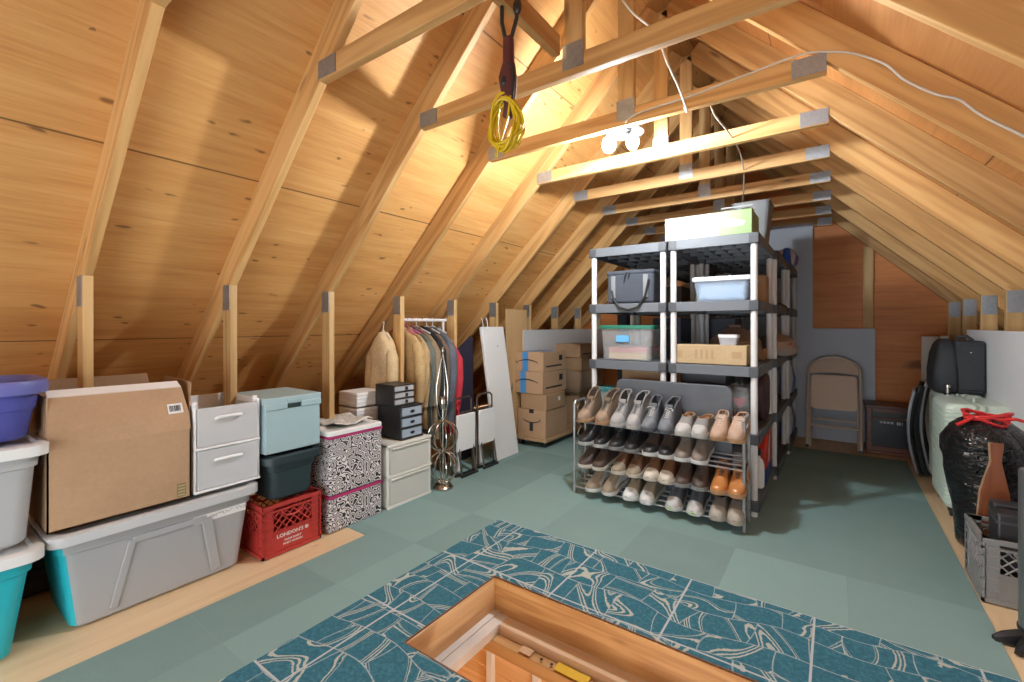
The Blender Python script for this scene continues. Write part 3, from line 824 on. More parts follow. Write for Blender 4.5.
garment('grey green jacket hanging behind the khaki coats', 2.59, (.12, .135, .12), .95, .23, .02, hanger=(.4, .1, .2), fname='grey_green_cloth')
garment('olive brown jacket hanging before the black suit jacket', 2.64, (.26, .19, .115), .90, .235, .025, fname='olive_brown_cloth')
garment('black suit jacket hanging in the middle of the rail', 2.70, (.018, .019, .022), .80, .24, .022, fname='black_cloth', hanger=(.05, .05, .05))
garment('taupe brown shirt hanging behind the black suit jacket', 2.76, (.17, .115, .085), .82, .22, .022, fname='taupe_cloth')
garment('slate grey jacket hanging near the end of the rail', 2.83, (.115, .13, .155), .80, .235, .026, fname='slate_cloth')
garment('red coat hanging last on the rail beside the slate jacket', 2.915, (.55, .035, .055), .84, .225, .025, 1.25, fname='red_cloth', z0=1.15)
# navy bundle behind, its sloping top shaped after the lamp's shadow edge
t = thing('navy_blanket', 'dark navy blanket draped between the red coat and the white panel', 'blanket', (-2.86, 3.16, 0))
m = MB(); rs = []
for i in range(9):
    y = -.17+.34*i/8; top = .92+.22*i/8
    rs.append([(.06+.015*math.sin(i*1.7), y, 0), (.055+.02*math.sin(i*1.3), y, top*.5), (.035, y, top-.03), (.0, y, top), (-.035, y, top-.04), (-.05, y, top*.5), (-.06, y, 0)])
m.rings(rs); m.build('cloth', fabric('navy_cloth', (.017, .015, .035)), t, angle=60)

# wire sphere candle stand
t = thing('candle_stand', 'brushed metal stand with two wire spheres and flame finial', 'candle stand', (-2.44, 2.525, 0))
m = MB(); m.lathe([(.078, 0), (.078, .012), (.07, .018), (.062, .035), (.03, .04), (.018, .05)], n=28); m.build('base', CHROME, t)
def wsphere(zc, R, nm):
    m = MB()
    for i in range(4):
        M = Matrix.Translation((0, 0, zc)) @ Matrix.Rotation(i*PI/4+.2, 4, 'Z')
        m.torus((0, 0, 0), R, .0055, 'x', 24, 6, M=M)
    m.ball((0, 0, zc-R), .014); m.ball((0, 0, zc+R), .014)
    m.build(nm, CHROME, t)
wsphere(.165, .115, 'wire_sphere'); wsphere(.40, .115, 'wire_sphere')
m = MB()
for i in range(3):
    a = i*2*PI/3; ca, sa = math.cos(a), math.sin(a)
    m.tube([(0, 0, .51), (.03*ca, .03*sa, .56), (.05*ca, .05*sa, .66), (.05*ca, .05*sa, .78), (.025*ca, .025*sa, .92), (0, 0, 1.03)], .0042, 6)
m.tube([(0, 0, .04), (0, 0, .62)], .006, 6); m.lathe([(.02, .60), (.028, .62), (.028, .68), (.02, .70)]); m.ball((0, 0, 1.05), .012, .012, .03)
m.build('flame_finial', CHROME, t)

# folded white stools
BRONZE = plain('bronze_tube', (.16, .125, .10), .35, .8, .1)
def stool(label, y):
    t = thing('folding_stool', label, 'stool', (-2.52, y, 0), 0, 'folded stools')
    for s in (-1, 1):
        m = MB(); m.tube([(0, s*.105, .012), (-.02, s*.105, .61)], .0085, 8); m.build('leg', BRONZE, t)
        m = MB(); m.tube([(.05, s*.088, .012), (-.03, s*.088, .50)], .0085, 8); m.build('leg', BRONZE, t)
    m = MB(); m.tube([(-.02, -.105, .61), (-.022, -.08, .635), (-.022, .08, .635), (-.02, .105, .61)], .0085, 8); m.build('top_bar', BRONZE, t)
    m = MB(); m.tube([(.005, -.12, .012), (.005, .12, .012)], .011, 8); m.tube([(.055, -.1, .012), (.055, .1, .012)], .011, 8); m.build('foot_bar', BLACK, t)
    MB().box(.0, .022, -.115, .115, .205, .505).build('seat', WHITE, t, bevel=.008, seg=3)
    m = MB(); m.tube([(.011, -.06, .505), (.011, -.055, .525), (.011, .055, .525), (.011, .06, .505)], .005, 6); m.build('handle', BRONZE, t)
    MB().box(-.035, -.02, -.10, -.02, .03, .46).build('back_board', WHITE, t, bevel=.004)
    return t
s0 = stool('folded white stool with bronze legs beside the wire sphere stand', 2.865)
dup(s0, (-2.52, 3.15, 0), 0, 'folded white stool with bronze legs touching the leaning white panel')

# leaning white panel with wire hooks, plywood offcut
t = thing('leaning_panel', 'tall white panel leaning on the studs with two wire hooks', 'panel', (-2.515, 3.48, 0))
tilt = math.atan2(.185, 1.225); Mp = Matrix.Rotation(-tilt, 4, 'Y')
MB().box(-.03, .0, -.172, .172, 0, 1.24).xf(Mp).build('board', WHITE, t, bevel=.004)
m = MB(); m.lathe([(.008, 0), (.008, .002)], (0, 0, 0), 12); m.xf(Mp @ Matrix.Translation((.0, .04, 1.05)) @ Matrix.Rotation(PI/2, 4, 'Y')); m.build('screw_hole', GREYP, t)
for yy in (-.13, -.06):
    m = MB(); m.tube([(-.015, yy, 1.235), (-.015, yy, 1.30), (-.015, yy-.012, 1.33)], .004, 6).xf(Mp); m.build('hook', WHITE, t)
t = thing('plywood_offcut', 'bare plywood sheet standing behind the leaning white panel', 'board', (-2.725, 3.90, 0))
MB().box(-.009, .009, -.17, .20, 0, 1.405).build('sheet', plywood('offcut_ply', (.70, .47, .24), (.60, .38, .18), (.45, .26, .11), axis=2), t, bevel=.002)
tag(MB().box(-.006, .006, 0, 2.05, 0, 1.19).build('knee_wall_panel', plain('off_white_board', (.62, .63, .62), .5, 0, .04)), 'pale grey board lining the knee wall behind the parcels', 'board').location = (-2.715, 4.02, 0)

# parcels
TAPE = plain('blue_tape', (.07, .28, .60), .4, 0, .12)
def parcel(label, x0, x1, y0, y1, z0, z1, mt=CARD, rz=0, group=None):
    t = thing('cardboard_box', label, 'box', ((x0+x1)/2, (y0+y1)/2, z0), rz, group)
    w, l, h = x1-x0, y1-y0, z1-z0
    MB().box(-w/2, w/2, -l/2, l/2, 0, h).build('body', mt, t, bevel=.004)
    return t, w, l, h
def smile(t, w, l, h, flip=1, sc_=1.0, zc=.5):
    m = MB(); pts = []; r = []
    for i in range(13):
        f = i/12; a = -1+2*f
        pts.append((a*w*.30*sc_, -l/2-.001, h*zc+flip*(.026*sc_)*(1-a*a)-.01*flip)); r.append(.0015+.0055*math.sin(PI*(.12+.8*(f if flip < 0 else 1-f))))
    m.tube(pts, r, 6)
    e = -1 if flip > 0 else 1
    px, pz = pts[0 if e < 0 else -1][0], pts[0][2]
    m.tube([(px-e*.004, -l/2-.001, pz+.022*1), (px+e*.012, -l/2-.001, pz+.004), (px-e*.020, -l/2-.001, pz-.012)], .004, 6)
    for i, v in enumerate(m.v): m.v[i] = (v[0], max(min(v[1], -l/2+.001), -l/2-.0015), v[2])
    return m.build('smile_arrow', INK, t)
def tape_strip(t, w, l, h, x0, x1, mat, top=True):
    m = MB(); m.box(x0, x1, -l/2-.0012, -l/2+.001, -.001, h+.0005)
    if top: m.box(x0, x1, -l/2-.0012, l/2, h-.001, h+.0012)
    return m.build('tape', mat, t)
def sideprint(t, w, l, h):
    m = MB(); x = w/2
    m.box(x, x+.001, l*.18, l*.33, h*.52, h*.80); m.box(x, x+.001, -l*.38, l*.30, h*.22, h*.30)
    return m.build('print', INK, t)
t = thing('furniture_dolly', 'low wooden dolly with black wheels under the parcels', 'dolly', (-2.53, 4.3, 0))
MB().box(-.21, .185, -.42, .45, .065, .098).build('deck', wood('dolly_wood', (.62, .42, .24), (.52, .33, .17), (.4, .24, .11), axis=1), t, bevel=.003)
for a, b in ((-.15, -.34), (.13, -.34), (-.15, .36), (.13, .36)):
    m = MB(); m.torus((a, b, .031), .02, .0115, 'x', 14, 6); m.box(a-.012, a+.012, b-.012, b+.012, .03, .065); m.build('wheel', BLACK, t)
pg = 'parcels on the dolly'
t, w, l, h = parcel('lowest big parcel on the dolly with curved arrow and black tape', -2.70, -2.362, 3.90, 4.36, .099, .383, CARD, group=pg)
smile(t, w, l, h, -1, 1.0, .58); m = MB(); m.box(-.02, .022, -l/2-.001, -l/2+.001, h*.22, h*.52); m.box(-.025, .03, -l/2-.001, -l/2+.001, h*.86, h-.001); m.build('tape', INK, t)
t, w, l, h = parcel('small plain parcel third from the top with a white sticker', -2.655, -2.35, 3.895, 4.28, .384, .543, CARD2, group=pg)
m = MB(); m.box(w/2, w/2+.001, .05, .09, .075, .115); m.build('sticker', PAPER, t)
t, w, l, h = parcel('parcel second from the top with blue tape and long arrow', -2.775, -2.385, 3.885, 4.375, .545, .768, CARD, group=pg)
smile(t, w, l, h, 1, 1.15, .55); tape_strip(t, w, l, h, -.075, -.005, TAPE, False); sideprint(t, w, l, h)
t, w, l, h = parcel('topmost front parcel with blue tape over its top', -2.765, -2.385, 3.89, 4.365, .770, .965, CARD, rz=.012, group=pg)
smile(t, w, l, h, 1, 1.15, .50); tape_strip(t, w, l, h, -.06, .01, TAPE); sideprint(t, w, l, h)
m = MB(); m.box(-.18, .18, -.02, .05, h, h+.0015); m.build('tape', TAPE, t)
t, w, l, h = parcel('plain brown box standing on the floor behind the dolly parcels', -2.70, -2.43, 4.78, 5.12, .0, .445, CARD2)
t = thing('brown_sack', 'brown paper sack under the rear stack of parcels', 'sack', (-2.56, 4.92, .446))
m = MB(); rs = []
for z, k in ((0, .80), (.02, .9), (.08, 1.0), (.2, 1.03), (.262, .98), (.272, .9)):
    rs.append([(a*k*(1+.03*math.sin(b*40)), b*k*(1+.03*math.sin(a*35)), z) for a, b in rrect(-.19, .19, -.24, .24, .06, 5)])
m.rings(rs); m.build('body', cardboard('sack_paper', (.30, .20, .125)), t)
t, w, l, h = parcel('lower brown parcel on the sack beside the shelf post', -2.75, -2.37, 4.72, 5.15, .720, .868, CARD2)
t, w, l, h = parcel('upper brown parcel of the rear stack beside the shelf post', -2.75, -2.38, 4.70, 5.16, .869, 1.018, CARD)
sideprint(t, w, l, h)

# ------------------------------------------------------------------ shelving
SHG = plain('shelf_grey_plastic', (.125, .138, .155), .5, 0, .06)
POST = plain('shelf_post_plastic', (.66, .66, .655), .4, 0, .03)
LEV = [.105, .535, .972, 1.405, 1.842]
def shelf_unit(label, x0, y0, w, d):
    t = thing('shelving_unit', label, 'shelving unit', (x0+w/2, y0+d/2, 0), 0, 'plastic shelving units')
    hw, hd = w/2, d/2; ap = .068
    for z in LEV:
        m = MB()
        for a in ((-hw, hw, -hd, -hd+.016), (-hw, hw, hd-.016, hd), (-hw, -hw+.016, -hd, hd), (hw-.016, hw, -hd, hd)):
            m.box(a[0], a[1], a[2], a[3], z-ap, z)
        ns = 6
        for i in range(ns):
            xa = -hw+.016+(w-.032)*i/ns; m.box(xa+.004, xa+(w-.032)/ns-.004, -hd+.016, hd-.016, z-.012, z-.004)
        for i in range(4):
            ya = -hd+d*(i+.5)/4; m.box(-hw+.016, hw-.016, ya-.01, ya+.01, z-.045, z-.010)
        for i in range(1, ns):
            xa = -hw+.016+(w-.032)*i/ns; m.box(xa-.006, xa+.006, -hd+.016, hd-.016, z-.04, z-.011)
        o = m.build('shelf', SHG, t, bevel=.003)
        for sx in (-1, 1):
            for sy in (-1, 1): MB().box(sx*(hw-.032)-.033, sx*(hw-.032)+.033, sy*(hd-.032)-.033, sy*(hd-.032)+.033, z-ap-.002, z+.001).build('corner_bracket', DKGREY, o, bevel=.008)
    for sx in (-1, 1):
        for sy in (-1, 1):
            m = MB(); m.lathe([(.021, .0), (.021, LEV[-1]-.01)], (sx*(hw-.032), sy*(hd-.032), 0), 14); m.build('post', POST, t)
    return t
SY = 3.292; SD = .895
u0 = shelf_unit('grey plastic shelving unit front left behind the shoes', -1.592, SY, .607, SD)
u1 = shelf_unit('grey plastic shelving unit front right with the printed box on top', -.975, SY, .577, SD)
names = {(0, 1): 'grey shelving unit in the middle of the left row', (1, 1): 'grey shelving unit in the middle of the right row',
         (0, 2): 'grey shelving unit at the far end of the left row', (1, 2): 'grey shelving unit at the far end nearest the folding chair'}
for (c, r), lb in names.items():
    src = (u0, u1)[c]
    dup(src, (src.location.x+.026*r, src.location.y+r*(SD+.004), 0), 0, lb)

# contents
def bin_(name, label, x0, x1, y0, y1, z0, h, body, lid, taper=.9, cat='bin', lidh=.022, r=.03):
    t = thing(name, label, cat, ((x0+x1)/2, (y0+y1)/2, z0)); w, l = x1-x0, y1-y0
    R = lambda k, z, s=0: [(a*k, b*k, z) for a, b in rrect(-w/2+s, w/2-s, -l/2+s, l/2-s, r, 4)]
    m = MB(); hb = h-lidh if lid else h
    m.rings([R(taper, 0), R((1+taper)/2, hb*.5), R(1, hb-.012), R(1.03, hb-.012), R(1.03, hb)], cap=False); m.add(R(taper, 0), [tuple(range(20))])
    m.rings([R(.985, hb), R(taper*.98, .004)], cap=False); m.build('body', body, t)
    if lid:
        m = MB(); m.rings([R(1.05, hb-.006), R(1.06, hb+.004), R(1.06, h-.006), R(1.03, h), R(.9, h), R(.88, h-.006)]); m.build('lid', lid, t)
    return t
# top
PBOX = [None]
def printed():
    m, nt, b = new_mat('printed_carton'); v = objcoord(nt, False)
    sp = nt.nodes.new('ShaderNodeSeparateXYZ'); L(nt, v, sp.inputs[0])
    nz = noise(nt, v, 9, 4, .6)
    s = fmath(nt, 'ADD', sp.outputs[0], fmath(nt, 'MULTIPLY', sp.outputs[2], .35))
    r = ramp(nt, [(.0, (.33, .33, .32)), (.57, (.36, .37, .35)), (.58, (.20, .31, .11)), (1, (.17, .29, .08))])
    mr = N(nt, 'ShaderNodeMapRange'); L(nt, s, mr.inputs[0]); mr.inputs[1].default_value = -.26; mr.inputs[2].default_value = .32
    L(nt, mr.outputs[0], r.inputs[0])
    c = mixc(nt, fmath(nt, 'MULTIPLY', nz, .25), r.outputs[0], (.5, .5, .49)); L(nt, c, b.inputs['Base Color']); b.inputs['Roughness'].default_value = .35
    return m
t = thing('printed_carton', 'long white and green printed carton on top of the shelving', 'box', (-.712, 3.48, 1.8435))
MB().box(-.29, .27, -.165, .165, 0, .162).build('body', printed(), t, bevel=.003)
m = MB(); PK = plain('pink_print', (.62, .28, .30), .4)
for i in range(3): m.box(-.20, -.10+.02*i, -.1662, -.165, .065+i*.018, .075+i*.018)
m.build('print', PK, t)
m = MB(); GP = plain('grey_print', (.38, .36, .36), .4); m.box(-.04, .10, -.1662, -.165, .075, .081); m.box(-.12, .02, -.1662, -.165, .052, .057); m.prism([(.11, .05), (.22, .055), (.235, .085), (.15, .11), (.10, .08)], -.1662, -.165); m.build('print', GP, t)
t = thing('grey_caddy', 'small grey wire caddy with tools on the printed carton', 'caddy', (-.56, 3.54, 2.006))
m = MB(); m.box(-.10, .10, -.05, .05, 0, .02); m.tube([(-.09, -.04, .02), (-.1, -.05, .06), (.1, -.05, .06), (.09, -.04, .02)], .006, 6); m.tube([(-.09, .04, .02), (-.1, .05, .06), (.1, .05, .06), (.09, .04, .02)], .006, 6); m.ball((-.03, 0, .04), .03, .03, .02); m.ball((.05, .01, .045), .035, .025, .02); m.build('body', GREYP, t)
bin_('waste_bin', 'grey open waste bin on top of the shelves behind the carton', -.70, -.425, 4.12, 4.42, 1.8435, .40, plain('bin_grey', (.20, .215, .22), .45), None, .72, 'bin')
t = thing('snack_bag', 'blue and white packet on the far end of the top shelf', 'packet', (-.41, 5.50, 1.8435))
def packet(t, w, l, h, mats, seed=1):
    random.seed(seed); m = MB(); rs = []
    for i, (f, k) in enumerate(((0, .75), (.12, 1), (.5, 1.08), (.85, .8), (1, .35))):
        rs.append([(w/2*k*math.cos(2*PI*j/14)*(1+.12*math.sin(j*2.3+i)), l/2*k*math.sin(2*PI*j/14)*(1+.1*math.cos(j*1.7+i*2)), h*f) for j in range(14)])
    m.rings(rs); m.m = [[0, 0, 0, 0, 1, 1, 1, 1, 2, 1, 2, 2, 1, 2][j % 14] for j in range(len(m.f))]
    return m.build('body', mats, t, angle=50)
packet(t, .17, .5, .19, [plain('packet_navy', (.02, .025, .08), .3), plain('packet_white', (.70, .72, .78), .3), plain('packet_blue', (.04, .14, .62), .3)])
# fourth level: cooler bag, clear box
t = thing('cooler_bag', 'charcoal cooler bag with hanging straps on the left shelf', 'bag', (-1.262, 3.42, 1.4065))
CB = fabric('charcoal_fabric', (.05, .058, .075))
MB().box(-.18, .18, -.12, .13, 0, .235).build('body', CB, t, bevel=.022, seg=4)
m = MB(); m.box(-.185, .185, -.125, .135, .215, .25); m.build('lid', CB, t, bevel=.015, seg=3)
SG = fabric('strap_grey', (.19, .20, .21))
for s in (-1, 1):
    m = MB(); m.box(s*.125-.018, s*.125+.018, -.132, -.118, .04, .21); m.build('webbing', SG, t, bevel=.003)
m = MB(); m.tube([(-.135, -.128, .10), (-.12, -.137, .03), (-.075, -.145, -.03), (.0, -.147, -.052), (.075, -.145, -.03), (.125, -.137, .05), (.15, -.128, .17)], .009, 8); m.build('handle', BLACK, t)
m = MB(); m.tube([(-.02, -.127, .235), (-.035, -.133, .19), (-.04, -.132, .16)], .004, 6); m.tube([(.005, -.127, .235), (-.005, -.133, .19)], .004, 6); m.build('zip_pull', BLACK, t)
t = bin_('clear_bin', 'clear bin of blue things with white lid on the right shelf', -.815, -.455, 3.34, 3.70, 1.4065, .168, plain('clear_blue_bin', (.45, .55, .68), .2, 0, .04, alpha=.3), plain('lid_white', (.70, .72, .74), .4), .9)
cm, nt, b = new_mat('blue_mixed_contents'); nz = noise(nt, objcoord(nt), 20, 4, .7); r = ramp(nt, [(.35, (.10, .25, .50)), (.5, (.45, .60, .75)), (.62, (.15, .38, .60)), (.75, (.7, .75, .8))]); L(nt, nz, r.inputs[0]); L(nt, r.outputs[0], b.inputs['Base Color'])
MB().box(-.15, .15, -.15, .15, .008, .125).build('contents', cm, t, bevel=.02)
parcel('green and yellow carton behind the clear blue bin', -.92, -.72, 3.85, 4.1, 1.4065, 1.52, plain('green_yellow_card', (.22, .25, .10), .6, 0, .5))
parcel('brown box on the right shelf behind the clear blue bin', -.66, -.43, 3.90, 4.12, 1.4065, 1.62, CARD2)
t = thing('strap_bundle', 'black straps trailing over the edge of the fourth shelf', 'straps', (-.43, 4.9, 1.4065))
m = MB(); random.seed(4)
for i in range(5):
    x0 = rnd(-.06, .0); m.tube([(x0-.1, -.5+.06*i, .012), (x0, -.3+.1*i, .02), (.01, -.05+.12*i, .03), (.045, .1+.12*i, .01), (.06, .2+.14*i, -.02)], .012, 6)
m.build('body', BLACK, t)
# third level
t = bin_('clear_bin', 'clear bin with green lid holding pink and yellow folders', -1.515, -1.10, 3.33, 3.72, .9735, .268, plain('clear_bin', (.50, .53, .54), .2, 0, .03, alpha=.28), plain('green_lid', (.02, .17, .11), .4), .92)
MB().box(-.15, .15, -.155, .155, .008, .055).build('folder', plain('yellow_folder', (.80, .56, .28), .6), t, bevel=.003)
MB().box(-.15, .155, -.155, .155, .057, .10).build('folder', plain('pink_folder', (.78, .28, .25), .6), t, bevel=.003)
MB().box(-.07, .03, -.199, -.196, .14, .19).build('label_sticker', plain('blue_sticker', (.12, .40, .72), .5), t)
t, w, l, h = parcel('long tan carton lying on the right shelf', -.945, -.475, 3.335, 3.49, .9735, 1.105, cardboard('tan_carton', (.50, .36, .20)))
m = MB(); m.box(-w/2-.001, -w/2+.06, -l/2-.001, -l/2+.001, .04, .09); m.box(w/2-.09, w/2-.03, -l/2-.001, -l/2+.001, .045, .09)
m.build('tape', plain('brown_tape', (.40, .25, .11), .4), t)
m = MB()
for i in range(4): m.box(-.09+i*.035, -.075+i*.035, -l/2-.0008, -l/2+.001, .035, .10)
m.build('print', plain('faint_print', (.38, .26, .14), .6), t)
bin_('small_tub', 'small clear lidded tub on top of the long tan carton', -.655, -.535, 3.36, 3.46, 1.1055, .072, plain('tub_clear', (.5, .5, .52), .25, 0, .3, trans=.3), plain('tub_lid', (.65, .66, .67), .3), .88, 'tub', .014, .015)
def plastic_sack(name, label, loc, w, l, h, mats, seed, cat='bag'):
    t = thing(name, label, cat, loc); random.seed(seed); m = MB(); rs = []
    for i, (f, k) in enumerate(((0, .82), (.08, .95), (.3, 1.05), (.55, 1.0), (.75, .75), (.88, .4), (.95, .22), (1, .3))):
        rs.append([(w/2*k*math.cos(2*PI*j/18)*(1+rnd(-.1, .1)), l/2*k*math.sin(2*PI*j/18)*(1+rnd(-.1, .1)), h*f) for j in range(18)])
    m.rings(rs); o = m.build('body', mats, t, angle=25); return t
BAGM = plain('crinkled_beige_bag', (.42, .33, .27), .35, 0, .35, .6, 40)
plastic_sack('shopping_bag', 'crinkled brown plastic bag behind the long tan carton', (-.63, 3.86, .9735), .34, .40, .27, plain('crinkled_brown_bag', (.25, .17, .13), .35, 0, .35, .6, 40), 2)
t = thing('shopping_bag', 'beige plastic bag bulging over the third shelf edge', 'bag', (-.455, 4.66, .9735))
m = MB(); random.seed(9); rs = []
for i, (f, k) in enumerate(((0, .7), (.1, .95), (.35, 1.08), (.65, .95), (.85, .6), (1, .2))):
    rs.append([(.155*k*math.cos(2*PI*j/18)*(1+rnd(-.08, .1))+.02, .36*k*math.sin(2*PI*j/18)*(1+rnd(-.08, .08)), .20*f) for j in range(18)])
m.rings(rs); m.build('body', BAGM, t, angle=30)
m = MB(); m.ball((.13, -.16, .10), .035, .09, .03); m.build('red_print', plain('faded_red', (.48, .15, .09), .5), t)
parcel('orange brown carton behind the shelf post on the third shelf', -.60, -.44, 3.95, 4.11, .9735, 1.06, cardboard('orange_card', (.36, .19, .08)))
parcel('dark navy box seen between the middle posts on the third shelf', -1.0+.05, -.70, 4.30, 4.62, .9735, 1.30, plain('navy_card', (.015, .02, .045), .5))
parcel('dark navy printed box behind the green lidded bin', -1.25, -1.02, 3.80, 4.12, .9735, 1.30, plain('navy_card_print', (.018, .028, .06), .5, 0, .6))
parcel('grey carton on the far left shelf behind the cooler bag', -1.50, -1.15, 4.3, 4.7, 1.4065, 1.6, plain('grey_card', (.16, .16, .17), .6))
# second level
t = bin_('clear_bin', 'clear box of red heart ornaments beside the leaning table', -.60, -.455, 3.36, 3.62, .5365, .29, plain('clear_bin_two', (.40, .41, .42), .2, 0, .05, alpha=.22), None, .95)
for i, z in enumerate((.07, .185)):
    m = MB(); 
    for s in (-1, 1): m.ball((s*.016, -.085, z+.012), .024, .02, .024)
    m.prism([(-.038, z+.008), (.038, z+.008), (0, z-.042)], -.1, -.07); m.build('heart_ornament', plain('heart_red_%d' % i, (.42, .02, .03), .4), t)
bin_('small_tub', 'small tub with teal lid at the left end behind the boots', -1.55, -1.43, 3.34, 3.46, .5365, .22, plain('tub_pale', (.42, .50, .48), .3, 0, .05, alpha=.6), plain('teal_lid', (.03, .19, .20), .4), .95, 'tub', .03, .02)
t = thing('handbag', 'dark maroon handbag standing on the second shelf edge', 'bag', (-.475, 3.93, .5365))
m = MB(); m.prism(rrect(-.19, .19, 0, .33, .09, 6), -.055, .055, 'x'); m.build('body', fabric('maroon_leather', (.045, .012, .018), rough=.5), t, bevel=.02, seg=3)
m = MB(); m.tube([(.0, -.08, .32), (.0, -.07, .37), (0, 0, .385), (0, .07, .37), (0, .08, .32)], .008, 8); m.build('handle', BLACK, t)
parcel('tall yellow and cream book box on the second shelf', -.52, -.435, 4.42, 4.62, .5365, .86, plain('cream_book', (.60, .50, .28), .6, 0, .1))
parcel('blue book box beside the yellow one on the second shelf', -.52, -.43, 4.64, 4.80, .5365, .84, plain('blue_book', (.05, .12, .25), .6, 0, .2))
BW = [plain('film_grey', (.25, .27, .32), .3), plain('film_white', (.62, .66, .74), .3), plain('film_blue', (.05, .12, .42), .3)]
t = thing('film_packet', 'blue and white wrapped pack on the second shelf far end', 'packet', (-.43, 5.56, .5365)); packet(t, .16, .62, .33, BW, 3)
t = thing('film_packet', 'blue and white wrapped pack on the lowest shelf far end', 'packet', (-.43, 5.56, .1065)); packet(t, .16, .62, .33, BW, 5)
t, w, l, h = parcel('brown box with dark things on the second shelf left', -1.38, -1.05, 3.45, 3.75, .5365, .90, CARD2)
parcel('black case lying on the second shelf right', -.93, -.62, 3.45, 3.8, .5365, .90, plain('case_black', (.02, .022, .03), .5))
# lowest level
t = thing('detergent_bag', 'red pouch with white letters and blue base on the lowest shelf', 'pouch', (-.46, 3.92, .1065))
m = MB(); m.prism([(-.19, .09), (.19, .09), (.19, .26), (.15, .36), (.02, .38), (-.10, .34), (-.19, .24)], -.07, .055, 'x'); m.build('body', plain('bright_red', (.55, .03, .015), .35), t, bevel=.015, seg=3)
m = MB(); m.box(-.072, .057, -.192, .192, 0, .092); m.build('base', plain('deep_blue', (.02, .05, .22), .35), t, bevel=.01)
m = MB(); m.prism([(-.06, .13), (-.02, .12), (.0, .20), (.03, .30), (.0, .31), (-.03, .24), (-.05, .22)], .0545, .0562, 'x'); m.build('lettering', WHITE, t)
t, w, l, h = parcel('white and grey box on the lowest shelf behind the rack', -.585, -.47, 3.36, 3.56, .1065, .39, plain('white_box', (.62, .62, .61), .5))
m = MB(); m.box(-w/2+.01, w/2-.01, -l/2-.001, -l/2+.001, .09, .15); m.build('print', INK, t)
t = thing('cleaning_bottle', 'white bottle with dark cap lying before the red pouch', 'bottle', (-.44, 3.60, .1065))
m = MB(); m.lathe([(.03, 0), (.038, .01), (.038, .16), (.03, .19), (.014, .21), (.014, .23)], n=16); m.build('body', WHITE, t)
m = MB(); m.lathe([(.018, .225), (.018, .26), (.012, .265)], n=14); m.build('cap', BLACK, t)
t = thing('black_bag', 'black bag on the lowest shelf beyond the red pouch', 'bag', (-.47, 4.50, .1065)); packet(t, .14, .40, .34, [BLACK, DKGREY, BLACK], 7)
for a in ((-1.5, -1.05, 3.4, 3.8, .1065, .42, 'dark storage box on the lowest shelf left'), (-.93, -.65, 3.5, 3.9, .1065, .40, 'dark storage box on the lowest shelf right')):
    parcel(a[6], *a[:6], plain('dark_box', (.03, .03, .035), .5))
# tall dark case left behind shelving
t = thing('tall_case', 'tall dark navy bag standing left behind the front shelving', 'bag', (-1.69, 4.30, 0))
m = MB(); R = lambda k, z: [(a*k, b*k, z) for a, b in rrect(-.06, .06, -.07, .07, .03, 4)]
m.rings([R(.9, 0), R(1, .02), R(1.02, .8), R(1, 1.66), R(.8, 1.70)]); m.build('body', fabric('case_navy', (.015, .018, .03)), t)

# folding table leaning behind the shoe rack
t = thing('folding_table', 'dark grey table top standing on edge behind the shoe rack', 'table', (-.945, 3.262, 0))
m = MB(); m.prism(rrect(-.398, .398, 0, .842, .05, 6), -.02, .014); m.build('table_top', fabric('table_grey', (.085, .095, .11), rough=.5, bumpy=.1), t, bevel=.006, seg=3)
# ------------------------------------------------------------------ shoe rack and shoes
TY = 3.03; TZ = [.53, .368, .205, .045]; TILT = rad(11)
t = thing('shoe_rack', 'four tier metal shoe rack standing before the shelving', 'shoe rack', (-1.015, TY, 0))
for s in (-1, 1):
    for yy in (0, .185):
        m = MB(); m.tube([(s*.568, yy, 0), (s*.568, yy, .655)], .0095, 10); m.build('post', STEEL, t)
    m = MB(); m.tube([(s*.568, 0, .655), (s*.568, .02, .675), (s*.568, .165, .675), (s*.568, .185, .655)], .0095, 8); m.build('end_bar', STEEL, t)
    m = MB(); pts = []
    for i in range(25): pts.append((s*.574, .09+.03*math.sin(i*PI/2), .06+.58*i/24))
    m.tube(pts, .005, 6); m.build('wavy_wire', STEEL, t)
for z in TZ:
    m = MB()
    for q in (0, .06, .125, .185): m.tube([(-.568, q, z+q*math.tan(TILT)), (.568, q, z+q*math.tan(TILT))], .0065, 8)
    m.build('tier', STEEL, t)

def shoe_shape(Ls, Wd, kind):
    """returns list of rings (upper) from toe (y=0) to heel (y=Ls)"""
    st = [0.0, .03, .09, .17, .26, .35, .43, .50, .57, .66, .76, .86, .94, .985]
    wid = [.18, .52, .78, .92, 1.0, .98, .92, .86, .80, .76, .76, .76, .66, .38]
    boot = kind in ('boot', 'hiker')
    low = {'boot': .162, 'hiker': .142, 'sneaker': .085, 'oxford': .075, 'clog': .065, 'moc': .075}[kind]
    toeh = {'boot': .062, 'hiker': .055, 'sneaker': .048, 'oxford': .047, 'clog': .052, 'moc': .055}[kind]
    insth = {'boot': .112, 'hiker': .108, 'sneaker': .092, 'oxford': .085, 'clog': .08, 'moc': .085}[kind]
    hs = []
    for f in st:
        if f <= .17: h = toeh*(.22+.78*min(1, (f/.12))**.6)
        elif f <= .50: h = toeh+(insth-toeh)*((f-.17)/.33)**1.15
        else: h = None
        hs.append(h)
    return st, wid, hs, low, insth
